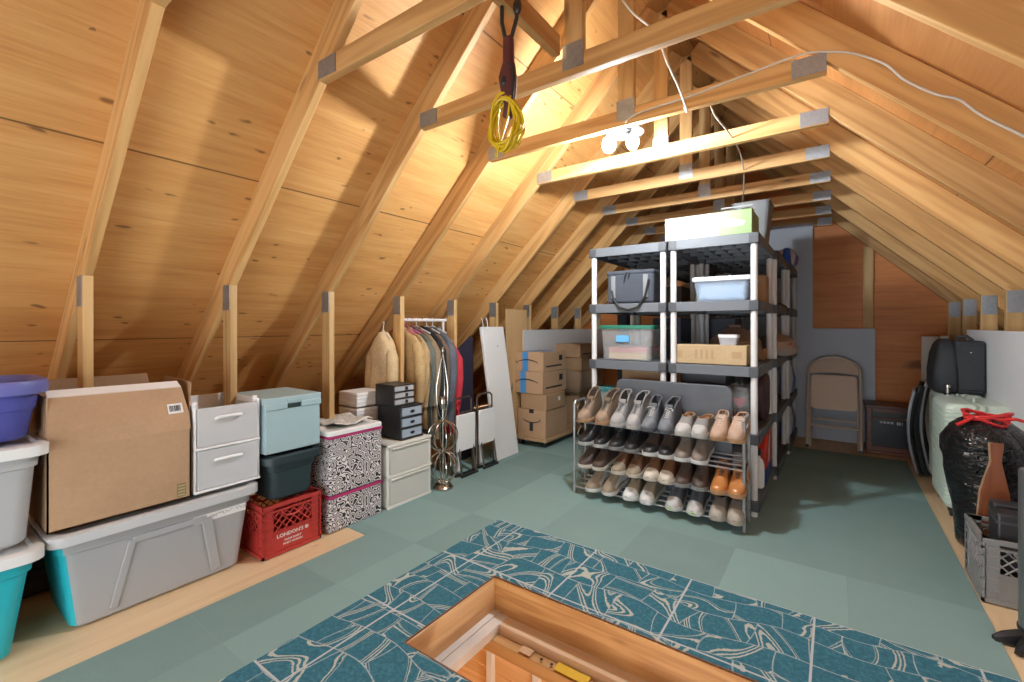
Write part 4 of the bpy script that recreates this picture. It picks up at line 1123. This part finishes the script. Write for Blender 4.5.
def make_shoe(name, label, kind, upper, sole, lining, lace=None, toe=None, Ls=.285, Wd=.102, mir=1, accent=None, soleh=.022, group=None, cat='shoe', tip=None):
    t = thing(name, label, cat, (0, 0, 0), 0, group)
    st, wid, hs, low, insth = shoe_shape(Ls, Wd, kind)
    hw = Wd/2
    def cx(f): return mir*.006*math.sin(f*PI)*1.4
    # sole
    def outline(k, z0, grow=0):
        Lp, Rp = [], []
        for f, w in zip(st, wid):
            y = f*Ls; ww = hw*w*k+grow
            Rp.append((cx(f)+ww, y)); Lp.append((cx(f)-ww, y))
        Rp.append((cx(1)+hw*.2*k, Ls+grow*.5)); Lp.append((cx(1)-hw*.2*k, Ls+grow*.5))
        return Lp[::-1]+Rp
    def zz(y, z):   # toe spring
        f = y/Ls; return z+.016*max(0, (.25-f)/.25)**1.6
    m = MB()
    rs = []
    heel = .012 if kind in ('boot', 'oxford', 'moc') else .010
    for k, z in ((.94, 0), (1.0, .004), (1.03, soleh*.6), (1.0, soleh+.003)):
        rs.append([(a, b, zz(b, z+(heel*(b/Ls) if z > .01 else 0))) for a, b in outline(k, z, .002)])
    m.rings(rs); so = m.build('sole', sole, t, angle=60)
    if tip is not None:
        q = MB(); q.ball((0, .012, .030), .026, .014, .014, 14, 8); q.build('toe_tip', tip, t)
    # upper
    n = 15; m = MB(); rs = []
    for i, (f, w) in enumerate(zip(st, wid)):
        ww = hw*w*.985; y = f*Ls; zb = zz(y, soleh*.7)+(heel*f)
        r = []
        if hs[i] is not None:
            h = hs[i]
            for j in range(n):
                a = PI*j/(n-1); ca, sa = math.cos(a), math.sin(a)
                ex = .62
                r.append((cx(f)-ww*math.copysign(abs(ca)**ex, ca), y, zb+(h)*abs(sa)**.75))
        else:
            g = (f-.50)/.50
            rim_h = insth+.01+(low-insth-.01)*min(1, g*2.2) if kind not in ('boot', 'hiker') else insth+(low-insth)*min(1, g*2.0)
            if kind == 'clog': rim_h = insth-(insth-.045)*min(1, g*1.6)
            if g > .75 and kind != 'clog': rim_h += .006
            top = (hw*(.66 if f < .9 else (.58 if f < .96 else .42))) if kind in ('boot', 'hiker') else ww*.86
            inn = top*.82
            base = [(-1, 0), (-1.04, .28), (-.98, .6), (-.9, .85)]
            left = [(cx(f)+ww*a*(1 if b < .7 else .92), y, zb+rim_h*b) for a, b in base]+[(cx(f)-top, y, zb+rim_h), (cx(f)-top*.93, y, zb+rim_h+.002)]
            inner = [(cx(f)-inn, y, zb+rim_h-.012), (cx(f), y, zb+min(rim_h-.035, .05) if g > .06 else zb+rim_h*.9), (cx(f)+inn, y, zb+rim_h-.012)]
            right = [(2*cx(f)-a, b, c) for a, b, c in left[::-1]]
            r = left+inner+right
        rs.append(r)
    # heel closing ring
    m.rings(rs, cap=False, closed=False)
    o0 = len(m.v)
    last = rs[-1]; m.v += [(cx(1)+(p[0]-cx(1))*.25, Ls*1.005, p[2]) for p in last]
    b0 = (len(rs)-1)*n
    k = len(m.f)
    m.f += [(b0+j, b0+j+1, o0+j+1, o0+j) for j in range(n-1)]; m.m += [0]*(n-1)
    m.f.append(tuple(range(n))); m.m.append(0)
    # materials: toe faces, lining
    nf = n-1
    for i in range(len(rs)-1):
        for j in range(nf):
            idx = i*nf+j
            if hs[i] is None and 5 <= j <= 8: m.m[idx] = 2
            elif toe is not None and st[i] < .2: m.m[idx] = 1
            elif accent is not None and (j in (1, 2, nf-2, nf-3)) and .25 < st[i] < .8: m.m[idx] = 3
    o = m.build('upper', [upper, toe or upper, lining, accent or upper], t, sub=1)
    for p in o.data.polygons: p.use_smooth = True
    rim = [r[5] for r, h in zip(rs, hs) if h is None]; rim2 = [r[9] for r, h in zip(rs, hs) if h is None]
    q = MB(); q.tube([Vector(a)-Vector((0, 0, .002)) for a in rim]+[(cx(1), Ls*1.0, rim[-1][2]-.002)]+[Vector(a)-Vector((0, 0, .002)) for a in rim2[::-1]], .0062 if kind in ('boot', 'hiker') else .0045, 6)
    q.build('collar', lining if kind in ('clog',) else upper, t)
    # laces
    if lace is not None:
        q = MB(); ev = .30 if kind != 'oxford' else .38
        rows = 6 if kind in ('boot', 'hiker') else 4
        for i in range(rows):
            f = ev+(.50-ev)*i/(rows-1); f2 = f+.03
            def hh(ff):
                if ff <= .50: return toe_h(ff)
                return insth
            def toe_h(ff):
                th = {'boot': .062, 'hiker': .055, 'sneaker': .048, 'oxford': .047, 'clog': .052, 'moc': .055}[kind]
                return th+(insth-th)*((ff-.17)/.33)**1.15
            z1 = zz(f*Ls, soleh*.7)+heel*f+hh(f); z2 = zz(f2*Ls, soleh*.7)+heel*f2+hh(f2)
            ww = hw*.42
            for s in (-1, 1):
                q.tube([(cx(f)-s*ww, f*Ls, z1-.010), (cx(f), (f+f2)/2*Ls, (z1+z2)/2+.004), (cx(f)+s*ww, f2*Ls, z2-.010)], .0026, 5)
        zt = z2+.006
        for s in (-1, 1):
            q.tube([(cx(.5), .5*Ls, zt), (s*.018, .47*Ls, zt+.008), (s*.028, .44*Ls, zt-.004), (s*.014, .47*Ls, zt-.002)], .0024, 5)
        q.build('laces', lace, t)
        q = MB(); tz = z2
        hgt = .03 if kind in ('boot', 'hiker') else .018
        q.rings([[(cx(.5)-.022, .46*Ls, tz-.012), (cx(.5)+.022, .46*Ls, tz-.012), (cx(.5)+.022, .475*Ls, tz-.014), (cx(.5)-.022, .475*Ls, tz-.014)],
                 [(cx(.5)-.026, .56*Ls, tz+hgt), (cx(.5)+.026, .56*Ls, tz+hgt), (cx(.5)+.024, .58*Ls, tz+hgt), (cx(.5)-.024, .58*Ls, tz+hgt)]])
        q.build('tongue', upper, t, bevel=.004)
    return t
LE = lambda n, c, r=.55: fabric(n, c, .15, 90, r, .2)
SP = {}
def col_(n, c, r=.55):
    if n not in SP: SP[n] = LE('shoe_'+n, c, r)
    return SP[n]
tan, tan_d = col_('tan', (.30, .215, .15)), col_('tan_dark', (.18, .13, .09))
grey, lgrey, dgrey = col_('grey', (.24, .235, .23)), col_('pale_grey', (.50, .49, .47)), col_('slate', (.10, .11, .125))
blk, wht = col_('black', (.025, .025, .027), .4), col_('white', (.66, .66, .64))
brn, dbrn, gum = col_('brown', (.17, .075, .035)), col_('dark_brown', (.075, .05, .04)), col_('gum', (.42, .24, .12))
cognac = col_('cognac', (.50, .20, .06), .22); sand = col_('sand', (.46, .32, .235)); lime = col_('lime', (.25, .60, .10)); khaki = col_('khaki', (.30, .24, .17))
cream_ = col_('cream', (.62, .55, .46)); sand_d = col_('sand_grey', (.40, .35, .29)); taupe = col_('taupe', (.20, .165, .14))
# tier, x of the toes, names
specs = [
 (0, (-1.50, -1.357), 'tan suede boot', 'boot', dict(upper=tan_d, toe=tan, sole=gum, lining=dbrn, lace=blk), 'boot', -.16),
 (0, (-1.243, -1.124), 'pale grey hiking boot', 'boot', dict(upper=grey, toe=col_('mid_grey', (.36, .355, .35)), sole=lgrey, lining=blk, lace=dgrey), 'boot', -.10),
 (0, (-1.020, -.905), 'dark slate hiking boot', 'hiker', dict(upper=dgrey, toe=col_('slate_toe', (.15, .165, .185)), sole=dgrey, lining=blk, lace=lgrey), 'boot', -.07),
 (0, (-.800, -.694), 'grey slip-on mule with tan lining', 'clog', dict(upper=grey, toe=lgrey, sole=lgrey, lining=gum, lace=None), 'shoe', -.04),
 (0, (-.588, -.484), 'sand leather moccasin', 'moc', dict(upper=sand, sole=gum, lining=tan_d, lace=cream_), 'shoe', -.02),
 (1, (-1.49, -1.37), 'black sneaker with silver sole', 'sneaker', dict(upper=blk, sole=lgrey, lining=blk, lace=blk), 'sneaker', -.15),
 (1, (-1.255, -1.138), 'black sneaker with grey rubber sole', 'sneaker', dict(upper=blk, sole=grey, lining=blk, lace=dgrey), 'sneaker', -.08),
 (1, (-1.012, -.905), 'brown and white sneaker', 'sneaker', dict(upper=dbrn, toe=blk, sole=wht, lining=brn, lace=blk), 'sneaker', -.05),
 (1, (-.802, -.696), 'dark taupe sneaker with white sole', 'sneaker', dict(upper=taupe, toe=taupe, sole=wht, lining=blk, lace=taupe), 'sneaker', -.03),
 (2, (-1.49, -1.38), 'dark brown casual shoe with pale sole', 'sneaker', dict(upper=dbrn, sole=cream_, lining=taupe, lace=dbrn), 'shoe', -.16),
 (2, (-1.232, -1.120), 'brown and cream suede sneaker', 'sneaker', dict(upper=brn, toe=khaki, sole=cream_, lining=blk, lace=dbrn), 'sneaker', -.08),
 (2, (-1.005, -.900), 'reddish brown shoe with cream toe', 'sneaker', dict(upper=brn, toe=cream_, sole=cream_, lining=dbrn, lace=brn), 'shoe', -.05),
 (2, (-.802, -.692), 'dark brown sneaker with grey sole', 'sneaker', dict(upper=dbrn, sole=grey, lining=blk, lace=dbrn), 'sneaker', -.03),
 (2, (-.585, -.480), 'polished cognac oxford', 'oxford', dict(upper=cognac, sole=gum, lining=dbrn, lace=dbrn), 'shoe', -.01),
 (3, (-1.432, -1.305), 'tan running shoe with white sole', 'sneaker', dict(upper=khaki, toe=khaki, sole=wht, lining=tan_d, lace=tan, accent=wht), 'sneaker', -.16),
 (3, (-1.150, -1.030), 'white walking shoe with brown mesh', 'sneaker', dict(upper=khaki, toe=wht, sole=wht, lining=tan_d, lace=None), 'sneaker', -.10),
 (3, (-.858, -.722), 'grey running shoe with lime green toe tip', 'sneaker', dict(upper=dgrey, toe=lgrey, sole=wht, lining=blk, lace=blk, tip=lime), 'sneaker', -.04),
 (3, (-.592, -.488), 'plain beige slip-on shoe with shade-brown upper', 'moc', dict(upper=taupe, toe=sand_d, sole=sand_d, lining=blk, lace=None), 'shoe', -.02),  # taupe upper paints in the brown shadow behind the pale toe
]
TN = ['top tier', 'second tier', 'third tier', 'lowest tier']
for tier, xs, nm, kind, mt, cat, rz in specs:
    for i, x in enumerate(xs):
        lb = '%s %s, %s on the %s of the rack' % ('left' if i == 0 else 'right', nm, 'first of its pair' if i == 0 else 'second of its pair', TN[tier])
        lb = '%s %s, %s of the rack' % ('left' if i == 0 else 'right', nm, TN[tier])
        s = make_shoe('sneaker' if cat == 'sneaker' else cat, lb, kind, mir=(1 if i == 0 else -1), group='shoes on the rack', cat=cat, **mt)
        lift = .012
        ty = 2.955 if kind != 'hiker' else 2.95
        s.location = (x, ty, TZ[tier]+lift-(TY-ty)*math.tan(TILT)); s.rotation_euler = (TILT, 0, rz+(.03 if i == 0 else -.03))
# ------------------------------------------------------------------ far gable and right side
FOAM = plain('grey_foam_board', (.42, .46, .53), .5, 0, .04)
b_ = MB().box(-1.25, -.205, -.012, .012, 1.19, 2.375).build('foam_board', FOAM, smooth=False); b_.location = (0, 6.03, 0)
tag(b_, 'upper tall grey foam board against the gable behind the shelving', 'board', 'grey boards on the gable')
b_ = MB().box(-1.25, .335, -.012, .012, 0, 1.205).build('foam_board', FOAM, smooth=False); b_.location = (0, 6.0, 0)
tag(b_, 'lower grey foam board on the floor behind the folding chair', 'board', 'grey boards on the gable')

# folding chair leaning
TANM = plain('tan_enamel', (.60, .50, .41), .32, .1, .03)
t = thing('folding_chair', 'tan metal folding chair folded flat against the grey board', 'chair', (-.015, 5.55, 0))
Ml = Matrix.Rotation(rad(-19), 4, 'X')
def ch(nm, m, mt=TANM, **k): return m.xf(Ml).build(nm, mt, t, **k)
m = MB(); pts = [(-.222, 0, .012), (-.222, 0, .80)]
for i in range(1, 10): a = PI-PI*i/10/1; pts.append((-.222+.0+ (1-math.cos(PI*i/10/1))*.222, 0, .80+.155*math.sin(PI*i/10)))
pts += [(.222, 0, .80), (.222, 0, .012)]
ch('frame', m.tube(pts, .0125, 10))
m = MB(); m.tube([(-.20, .03, .02), (-.20, .02, .62)], .011, 8); m.tube([(.20, .03, .02), (.20, .02, .62)], .011, 8); ch('rear_frame', m)
poly = [(-.208, .765)]+[(-.208, .80)]+[(-.208*math.cos(PI*i/12), .80+.14*math.sin(PI*i/12)) for i in range(1, 12)]+[(.208, .80), (.208, .765)]+[(.208-.416*i/8, .765+.022*math.sin(PI*i/8)) for i in range(1, 8)]
m = MB(); m.prism(poly, -.008, .004); ch('backrest', m, bevel=.004)
m = MB(); m.prism(rrect(-.198, .198, .395, .758, .045, 6), -.022, -.004); ch('seat', m, plain('tan_enamel_seat', (.66, .56, .47), .28, .1, .03), bevel=.006, seg=3)
m = MB(); m.tube([(-.215, 0, .225), (.215, 0, .225)], .013, 8); m.tube([(-.2, .025, .30), (.2, .025, .30)], .010, 8); ch('crossbar', m)
for s in (-1, 1):
    m = MB(); m.lathe([(.015, 0), (.016, .02), (.013, .024)], (s*.222, 0, -.002), 10); ch('foot_cap', m, BLACK)

# heater cabinet
MAH = wood('mahogany', (.17, .06, .032), (.125, .040, .021), (.07, .02, .012), knots=False, rough=.35)
t = thing('heater_cabinet', 'dark red wood heater cabinet with black grille beside the folding chair', 'heater', (.425, 5.80, 0))
m = MB(); m.box(-.175, -.135, -.17, .18, .03, .44); m.box(.135, .175, -.17, .18, .03, .44); m.box(-.175, .175, .15, .18, .03, .44)
m.box(-.135, .135, -.17, -.15, .03, .075); m.box(-.135, .135, -.17, -.15, .40, .44); m.box(-.135, .135, -.165, -.15, .335, .352); m.build('case', MAH, t, bevel=.004)
MB().box(-.19, .19, -.185, .185, .44, .468).build('top', MAH, t, bevel=.006, seg=3)
MB().box(-.185, .185, -.178, .182, 0, .032).build('plinth', MAH, t, bevel=.005)
m = MB(); m.box(-.135, .135, -.158, -.148, .075, .335); o = m.build('grille', plain('grille_black', (.012, .014, .02), .3), t)
m = MB(); m.box(-.135, .135, -.14, -.13, .352, .40); m.build('vent', BLACK, t)
m = MB(); LT = plain('dim_lettering', (.42, .40, .39), .5)
for i in range(4): m.box(-.075+i*.027, -.055+i*.027, -.1595, -.158, .296, .316)
m.box(.05, .08, -.1595, -.158, .29, .318); m.box(.088, .094, -.1595, -.158, .288, .32)
m.build('lettering', LT, o)

# boards on the right
for i, (x0, x1, yy, zt, lb) in enumerate(((.675, .80, 5.86, 1.135, 'cream panel standing in the far right corner'), (.805, .865, 5.84, 1.142, 'narrow cream panel beside the wider one in the far right corner'))):
    b_ = MB().box(x0-.0, x1, -.012, .012, 0, zt).build('cream_panel', plain('cream_panel_%d' % i, (.62, .57, .50), .5), bevel=.004); b_.location = (0, yy, 0); tag(b_, lb, 'panel', 'cream panels')
b_ = MB().box(-.006, .006, -1.6, 1.55, 0, 1.205).build('white_board', plain('white_hardboard', (.84, .85, .87), .4, 0, .02)); b_.location = (.878, 3.62, 0)
tag(b_, 'long white board leaning along the right knee wall', 'board')

# folded padded chairs
def slab(label, x, y, h, c, rz):
    t = thing('folded_lounger', label, 'folded chair', (x, y, 0), rz, 'folded padded chairs')
    prof = []
    for i in range(13):
        f = i/12; prof.append((-.055*math.sin(PI*f*.9)-.0, .03+(h-.03)*f))
    th = .022
    poly = [(a-th/2, b) for a, b in prof]+[(a+th/2, b) for a, b in prof[::-1]]
    MB().prism(poly, -.20, .20).build('pad', c, t, bevel=.012, seg=3)
    for s in (-1, 1):
        m = MB(); m.tube([(a+.018, s*.205, b-.01) for a, b in prof], .009, 6); m.build('side_rail', BLACK, t)
    m = MB(); m.tube([(.02, -.2, .015), (.02, .2, .015)], .012, 6); m.build('foot_bar', BLACK, t)
    return t
PADG = fabric('pad_grey', (.32, .33, .35)); PADK = fabric('pad_black', (.03, .03, .035)); PADL = fabric('pad_light', (.42, .42, .44))
slab('nearest grey padded folded chair leaning by the mint suitcases', .570, 5.16, .70, PADG, -.12)
slab('black padded folded chair between two grey ones by the suitcases', .612, 5.18, .75, PADK, -.12)
slab('light grey padded folded chair furthest right of the folded ones', .655, 5.22, .77, PADL, -.12)

# suitcases
MINT = plain('mint_shell', (.66, .77, .66), .35, 0, .03)
MINTD = plain('mint_dark', (.48, .58, .49), .4)
def suitcase(label, x, y, w, l, h):
    t = thing('suitcase', label, 'suitcase', (x, y, 0), 0, 'mint suitcases')
    z0 = .05; m = MB(); rs = []
    n = 22
    ol = lambda k: rrect(-w/2+k, w/2-k, -l/2+k, l/2-k, .045, 5)
    rs.append([(a, b, z0) for a, b in ol(.03)]); rs.append([(a, b, z0+.02) for a, b in ol(.006)])
    for i in range(n):
        za = z0+.035+(h-z0-.07)*i/n; dz = (h-z0-.07)/n
        for f, k in ((0, .005), (.15, .0), (.75, .0), (.9, .005)): rs.append([(a, b, za+dz*f) for a, b in ol(k)])
    rs.append([(a, b, h-.02) for a, b in ol(.006)]); rs.append([(a, b, h-.004) for a, b in ol(.022)]); rs.append([(a, b, h) for a, b in ol(.04)])
    m.rings(rs); m.build('shell', MINT, t, angle=50)
    m = MB()
    for s in (-.02, .02): m.box(s-.006, s+.006, -l/2-.004, l/2+.004, z0+.02, h+.003)
    m.build('zip_band', MINTD, t, bevel=.003)
    m = MB(); m.tube([(.0, -.09, h), (0, -.08, h+.022), (0, .08, h+.022), (0, .09, h)], .008, 8); m.build('handle', MINTD, t)
    for sx in (-1, 1):
        for sy in (-1, 1):
            m = MB(); m.torus((sx*(w/2-.04), sy*(l/2-.05), .026), .017, .010, 'x', 14, 6); m.lathe([(.014, .03), (.02, .055)], (sx*(w/2-.04), sy*(l/2-.05), 0), 10); m.build('wheel', BLACK, t)
    return t
suitcase('mint green ribbed suitcase behind the black rubbish bag', .742, 4.27, .335, .50, .735)
suitcase('second mint green suitcase behind the first under the black bags', .740, 4.74, .26, .38, .742)
BLKF = fabric('black_luggage', (.030, .033, .038), rough=.75)
t = thing('black_suitcase', 'upright black fabric suitcase standing on the rear mint case', 'suitcase', (.795, 4.74, .7435))
MB().box(-.085, .075, -.19, .19, 0, .385).build('body', BLKF, t, bevel=.022, seg=4)
m = MB(); m.box(-.07, .062, -.198, -.188, .03, .355); m.build('pocket', BLKF, t, bevel=.01, seg=3)
m = MB(); m.tube([(-.055, -.05, .385), (-.055, -.04, .41), (-.0, -.04, .415), (.03, -.05, .385)], .012, 8); m.build('handle', BLKF, t)
m = MB(); m.prism([(-.012, .30), (.0, .30), (-.006, .308)], -.2, -.197); m.build('badge', WHITE, t)
t = thing('black_bag', 'slumped black fabric bag standing left of the upright black suitcase', 'bag', (.665, 4.74, .7435))
m = MB(); rs = []
for z, k, dx in ((0, .95, 0), (.03, 1.05, 0), (.15, 1.08, -.006), (.28, .95, .004), (.35, .8, .006), (.385, .55, .01), (.395, .3, .01)):
    rs.append([(a*k+dx+.004*math.sin(b*60+z*30), b*k+.004*math.sin(a*90+z*40), z) for a, b in rrect(-.06, .06, -.20, .20, .04, 5)])
m.rings(rs); m.build('body', BLKF, t, angle=60)
t = thing('chrome_ornament', 'small pale chrome handle piece before the black bags', 'handle', (.66, 4.50, .737))
m = MB(); m.lathe([(.02, 0), (.02, .008), (.008, .014), (.008, .05), (.018, .055), (.018, .075), (.008, .08)], n=14); m.build('body', CHROME, t)

# rubbish bag with red tie
def bagmat():
    m, nt, b = new_mat('glossy_black_film'); v = objcoord(nt)
    b.inputs['Base Color'].default_value = (.012, .012, .013, 1); b.inputs['Roughness'].default_value = .16
    n1 = noise(nt, v, 6, 3, .6, (1, 1, 2.6)); n2 = noise(nt, v, 20, 3, .6, (1, 1, 1.6))
    bump(nt, b, fmath(nt, 'ADD', n1, fmath(nt, 'MULTIPLY', n2, .35)), 1.0, .05); return m
t = thing('rubbish_bag', 'glossy black rubbish bag tied with red band before the mint suitcase', 'bag', (.678, 3.60, 0))
m = MB(); random.seed(21); rs = []; n = 40
for f, k in ((0, .62), (.03, .68), (.15, .74), (.3, .80), (.45, .87), (.6, .95), (.72, 1.04), (.82, 1.06), (.90, .92), (.955, .66), (.985, .42), (1.0, .25)):
    r = []
    for j in range(n):
        a = 2*PI*j/n
        wob = 1+.035*math.sin(5*a+f*9)+.03*math.sin(9*a-f*14)+.02*math.sin(14*a+f*25)
        r.append((.168*k*wob*math.cos(a), .20*k*wob*math.sin(a), .725*f+.012*math.sin(3*a+1)*f))
    rs.append(r)
m.rings(rs); m.build('body', bagmat(), t, angle=80)
TIE = plain('red_band', (.62, .03, .03), .3)
m = MB(); random.seed(5)
for i in range(4):
    ph = i*1.3; pts = []
    for j in range(15):
        a = 2*PI*j/14
        pts.append((.085*math.cos(a+ph)*(1+.15*math.sin(2*a+i)), .055*math.sin(a+ph)-.05, .715+.018*math.sin(2*a+ph)+.012*i))
    m.tube(pts[:-1], .0085, 6, closed=True)
m.tube([(.05, -.09, .735), (.10, -.10, .745), (.13, -.09, .735)], .009, 6); m.tube([(-.06, -.10, .74), (-.10, -.11, .71), (-.13, -.12, .69)], .009, 6)
m.build('tie', TIE, t)

# tapered reddish boards, grey crate, black cases, grey cylinder
REDW = wood('red_brown_wood', (.30, .10, .04), (.22, .065, .026), (.12, .032, .014), knots=False, rough=.3, axis=2)
for lb, x, y, pts in (('tapered red brown board standing between black bag and grey crate', .665, 3.30, [(-.085, 0), (.075, 0), (.045, .40), (.018, .55), (.026, .645), (-.022, .645), (-.018, .55), (-.055, .40)]),
                      ('red brown board at the right edge behind the grey cylinder', .805, 3.30, [(-.07, 0), (.06, 0), (.05, .60), (.045, .72), (-.005, .72), (-.03, .60)])):
    t = thing('wooden_board', lb, 'board', (x, y, 0), 0, 'red brown boards')
    MB().prism(pts, -.012, .012).build('board', REDW, t, bevel=.004)
    m = MB(); m.tube([(pts[0][0]-.004, -.004, 0), (pts[-1][0]-.004, -.004, pts[-1][1]), (pts[-2][0]-.004, -.004, pts[-2][1]), (pts[-3][0]-.004, -.004, pts[-3][1])], .006, 6); m.build('edge_strip', wood('edge_strip_wood', (.42, .25, .15), (.35, .2, .11), (.2, .1, .06), knots=False, axis=2), t)
crate('milk_crate', 'grey milk crate holding black cases on the right plywood strip', plain('crate_grey', (.26, .255, .25), .45, 0, .05), .54, .866, 2.90, 3.226, .285)
for i, (x0, x1, y0, y1, zt, lb) in enumerate(((.60, .745, 2.975, 3.075, .385, 'front black case standing in the grey crate'), (.61, .83, 3.09, 3.17, .40, 'rear black case standing in the grey crate'))):
    t = thing('black_case', lb, 'case', ((x0+x1)/2, (y0+y1)/2, .013), 0, 'cases in the grey crate')
    w_, l_ = x1-x0, y1-y0
    MB().box(-w_/2, w_/2, -l_/2, l_/2, 0, zt-.013).build('body', plain('case_vinyl', (.03, .03, .033), .35, 0, .2, .3, 60), t, bevel=.012, seg=3)
    m = MB(); m.box(-w_/2-.002, w_/2+.002, -l_/2-.002, l_/2+.002, zt-.06, zt-.05); m.build('seam', DKGREY, t)
t = thing('tower_fan', 'grey metal cylinder on a black foot at the right edge', 'cylinder', (.655, 2.62, 0))
m = MB(); m.lathe([(.066, .06), (.066, .665), (.064, .675), (.058, .678), (.056, .672), (.05, .672)], n=32); m.build('body', plain('grey_metal_body', (.20, .215, .22), .3, .6, .04), t)
m = MB(); m.lathe([(.06, .04), (.07, .048), (.07, .062)], n=28); m.build('collar', BLACK, t)
for a in (200, 232):
    M = Matrix.Rotation(rad(a), 4, 'Z')
    m = MB(); rs = []
    for f, w_, zt in ((0, .05, .06), (.07, .045, .055), (.12, .035, .04), (.155, .018, .02)):
        rs.append([(f, -w_*.6, 0), (f, w_*.6, 0), (f, w_*.5, zt*.8), (f, 0, zt), (f, -w_*.5, zt*.8)])
    m.rings(rs).xf(M); m.build('foot', BLACK, t)

# ------------------------------------------------------------------ hanging cord and cables
YEL = plain('yellow_cord', (.66, .46, .01), .45, 0, .1)
MAR = fabric('maroon_webbing', (.085, .018, .022), rough=.5)
t = thing('hoist_strap', 'maroon strap tool hanging from the overhead brace on black straps', 'strap', (-.975, 1.35, 2.0))
m = MB(); R = lambda w_, l_, z, dx=0: [(a+dx, b, z) for a, b in rrect(-w_, w_, -l_, l_, min(w_, l_)*.8, 4)]
m.rings([R(.012, .01, .0), R(.022, .016, .008), R(.02, .016, .05, .004), R(.03, .022, .11), R(.034, .024, .15, -.004), R(.026, .02, .19), R(.021, .016, .205), R(.021, .014, .285), R(.017, .012, .295)]); m.build('body', MAR, t, angle=60)
m = MB(); m.tube([(.022, -.01, .06), (.034, -.016, .12), (.03, -.018, .17), (.012, -.018, .19)], .006, 6); m.ball((-.008, -.022, .13), .014, .008, .02); m.build('buckle', BLACK, t)
m = MB(); m.tube([(-.012, 0, .285), (-.03, 0, .36), (-.03, 0, .42), (-.045, 0, .50)], .008, 6); m.tube([(.012, 0, .285), (.03, .01, .36), (.03, .01, .43), (.0, .01, .52), (-.045, .0, .52)], .008, 6); m.ball((.032, .01, .40), .018, .014, .03)
m.build('hanging_strap', BLACK, t)
t = thing('cord_hank', 'coiled yellow cord hanging from the maroon strap under the ties', 'cord', (-.985, 1.345, 1.87))
random.seed(8)
for i in range(11):
    m = MB(); pts = []; rx = .060+rnd(-.014, .014); rz = .090+rnd(-.014, .016); ph = rnd(-.3, .3)
    for j in range(24):
        a = 2*PI*j/24
        wx = rx*(1-.25*math.sin(a)); pts.append((wx*math.cos(a)+.01*ph, .012*math.sin(a*2+i)+.012*(i-5)/4, .115+rz*math.sin(a)+.01*ph))
    m.tube(pts, .0048, 6, closed=True); m.build('coil', YEL, t)
m = MB(); m.tube([(.03, -.01, .20), (.02, -.014, .12), (-.01, -.014, .05), (-.035, -.012, -.01)], .0042, 6); m.build('loose_end', YEL, t)

def cable(label, pts, r=.006, nm='cable'):
    # smooth the points with a Catmull-Rom pass
    P = [Vector(p) for p in pts]; out = []
    for i in range(len(P)-1):
        p0, p1, p2, p3 = P[max(i-1, 0)], P[i], P[i+1], P[min(i+2, len(P)-1)]
        for k in range(6):
            s = k/6; out.append(.5*((2*p1)+(-p0+p2)*s+(2*p0-5*p1+4*p2-p3)*s*s+(-p0+3*p1-3*p2+p3)*s**3))
    out.append(P[-1])
    o = MB().tube(out, r, 8).build(nm, CABLE); tag(o, label, 'cable', 'cream cables'); return o
cable('cream cable stapled along the lamp tie and down the right rafter', [(-.93, 2.367, 2.345), (-.84, 2.367, 2.374), (-.588, 2.367, 2.386), (-.342, 2.367, 2.412), (-.126, 2.367, 2.432), (-.018, 2.367, 2.408), (.066, 2.367, 2.37), (.162, 2.367, 2.297), (.223, 2.367, 2.214), (.31, 2.367, 2.133), (.379, 2.367, 2.09), (.445, 2.367, 2.009), (.60, 2.367, 1.86), (.75, 2.367, 1.70)], .005)
cable('cream cable dropping from the ridge to the lamp tie', [(-.80, 1.80, 2.75), (-.71, 1.85, 2.578), (-.639, 1.97, 2.513), (-.62, 2.1, 2.428), (-.603, 2.22, 2.362), (-.594, 2.32, 2.295), (-.62, 2.366, 2.335)], .0045)
cable('cream cable running from the lamp tie back over the shelves', [(-0.6, 2.367, 2.4), (-0.525, 2.43, 2.368), (-0.527, 2.65, 2.37), (-0.506, 2.9, 2.364), (-0.506, 3.2, 2.372), (-0.522, 3.5, 2.353), (-0.575, 3.9, 2.324), (-0.649, 4.3, 2.25)], .0045)
# ------------------------------------------------------------------ camera, lamp and world fill
cam = bpy.data.cameras.new('camera'); co = bpy.data.objects.new('camera', cam); col.objects.link(co)
cam.sensor_width = 36; cam.lens = 455/1024*36; cam.shift_y = -16/1024; cam.clip_start = .02
co.location = (0, 0, 1.243); co.rotation_euler = (PI/2, 0, rad(35.4))
bpy.context.scene.camera = co
sc = bpy.context.scene
sc.view_settings.view_transform = 'Standard'; sc.view_settings.look = 'None'; sc.view_settings.gamma = 1
sc.view_settings.exposure = EXPO; sc.view_settings.use_curve_mapping = False
w = bpy.data.worlds.new('world'); sc.world = w; w.use_nodes = True
bg = w.node_tree.nodes['Background']; bg.inputs[0].default_value = (.90, .96, 1.0, 1); bg.inputs[1].default_value = WORLD
def light(name, typ, loc, power, color, size=.1, rot=None):
    d = bpy.data.lights.new(name, typ); d.energy = power; d.color = color
    if typ == 'AREA': d.size = size
    else: d.shadow_soft_size = size
    o = bpy.data.objects.new(name, d); col.objects.link(o); o.location = loc
    if rot: o.rotation_euler = rot
    return o
light('stairwell_light', 'POINT', (-.6, 1.0, -.7), 13, (1, .9, .78), .1)
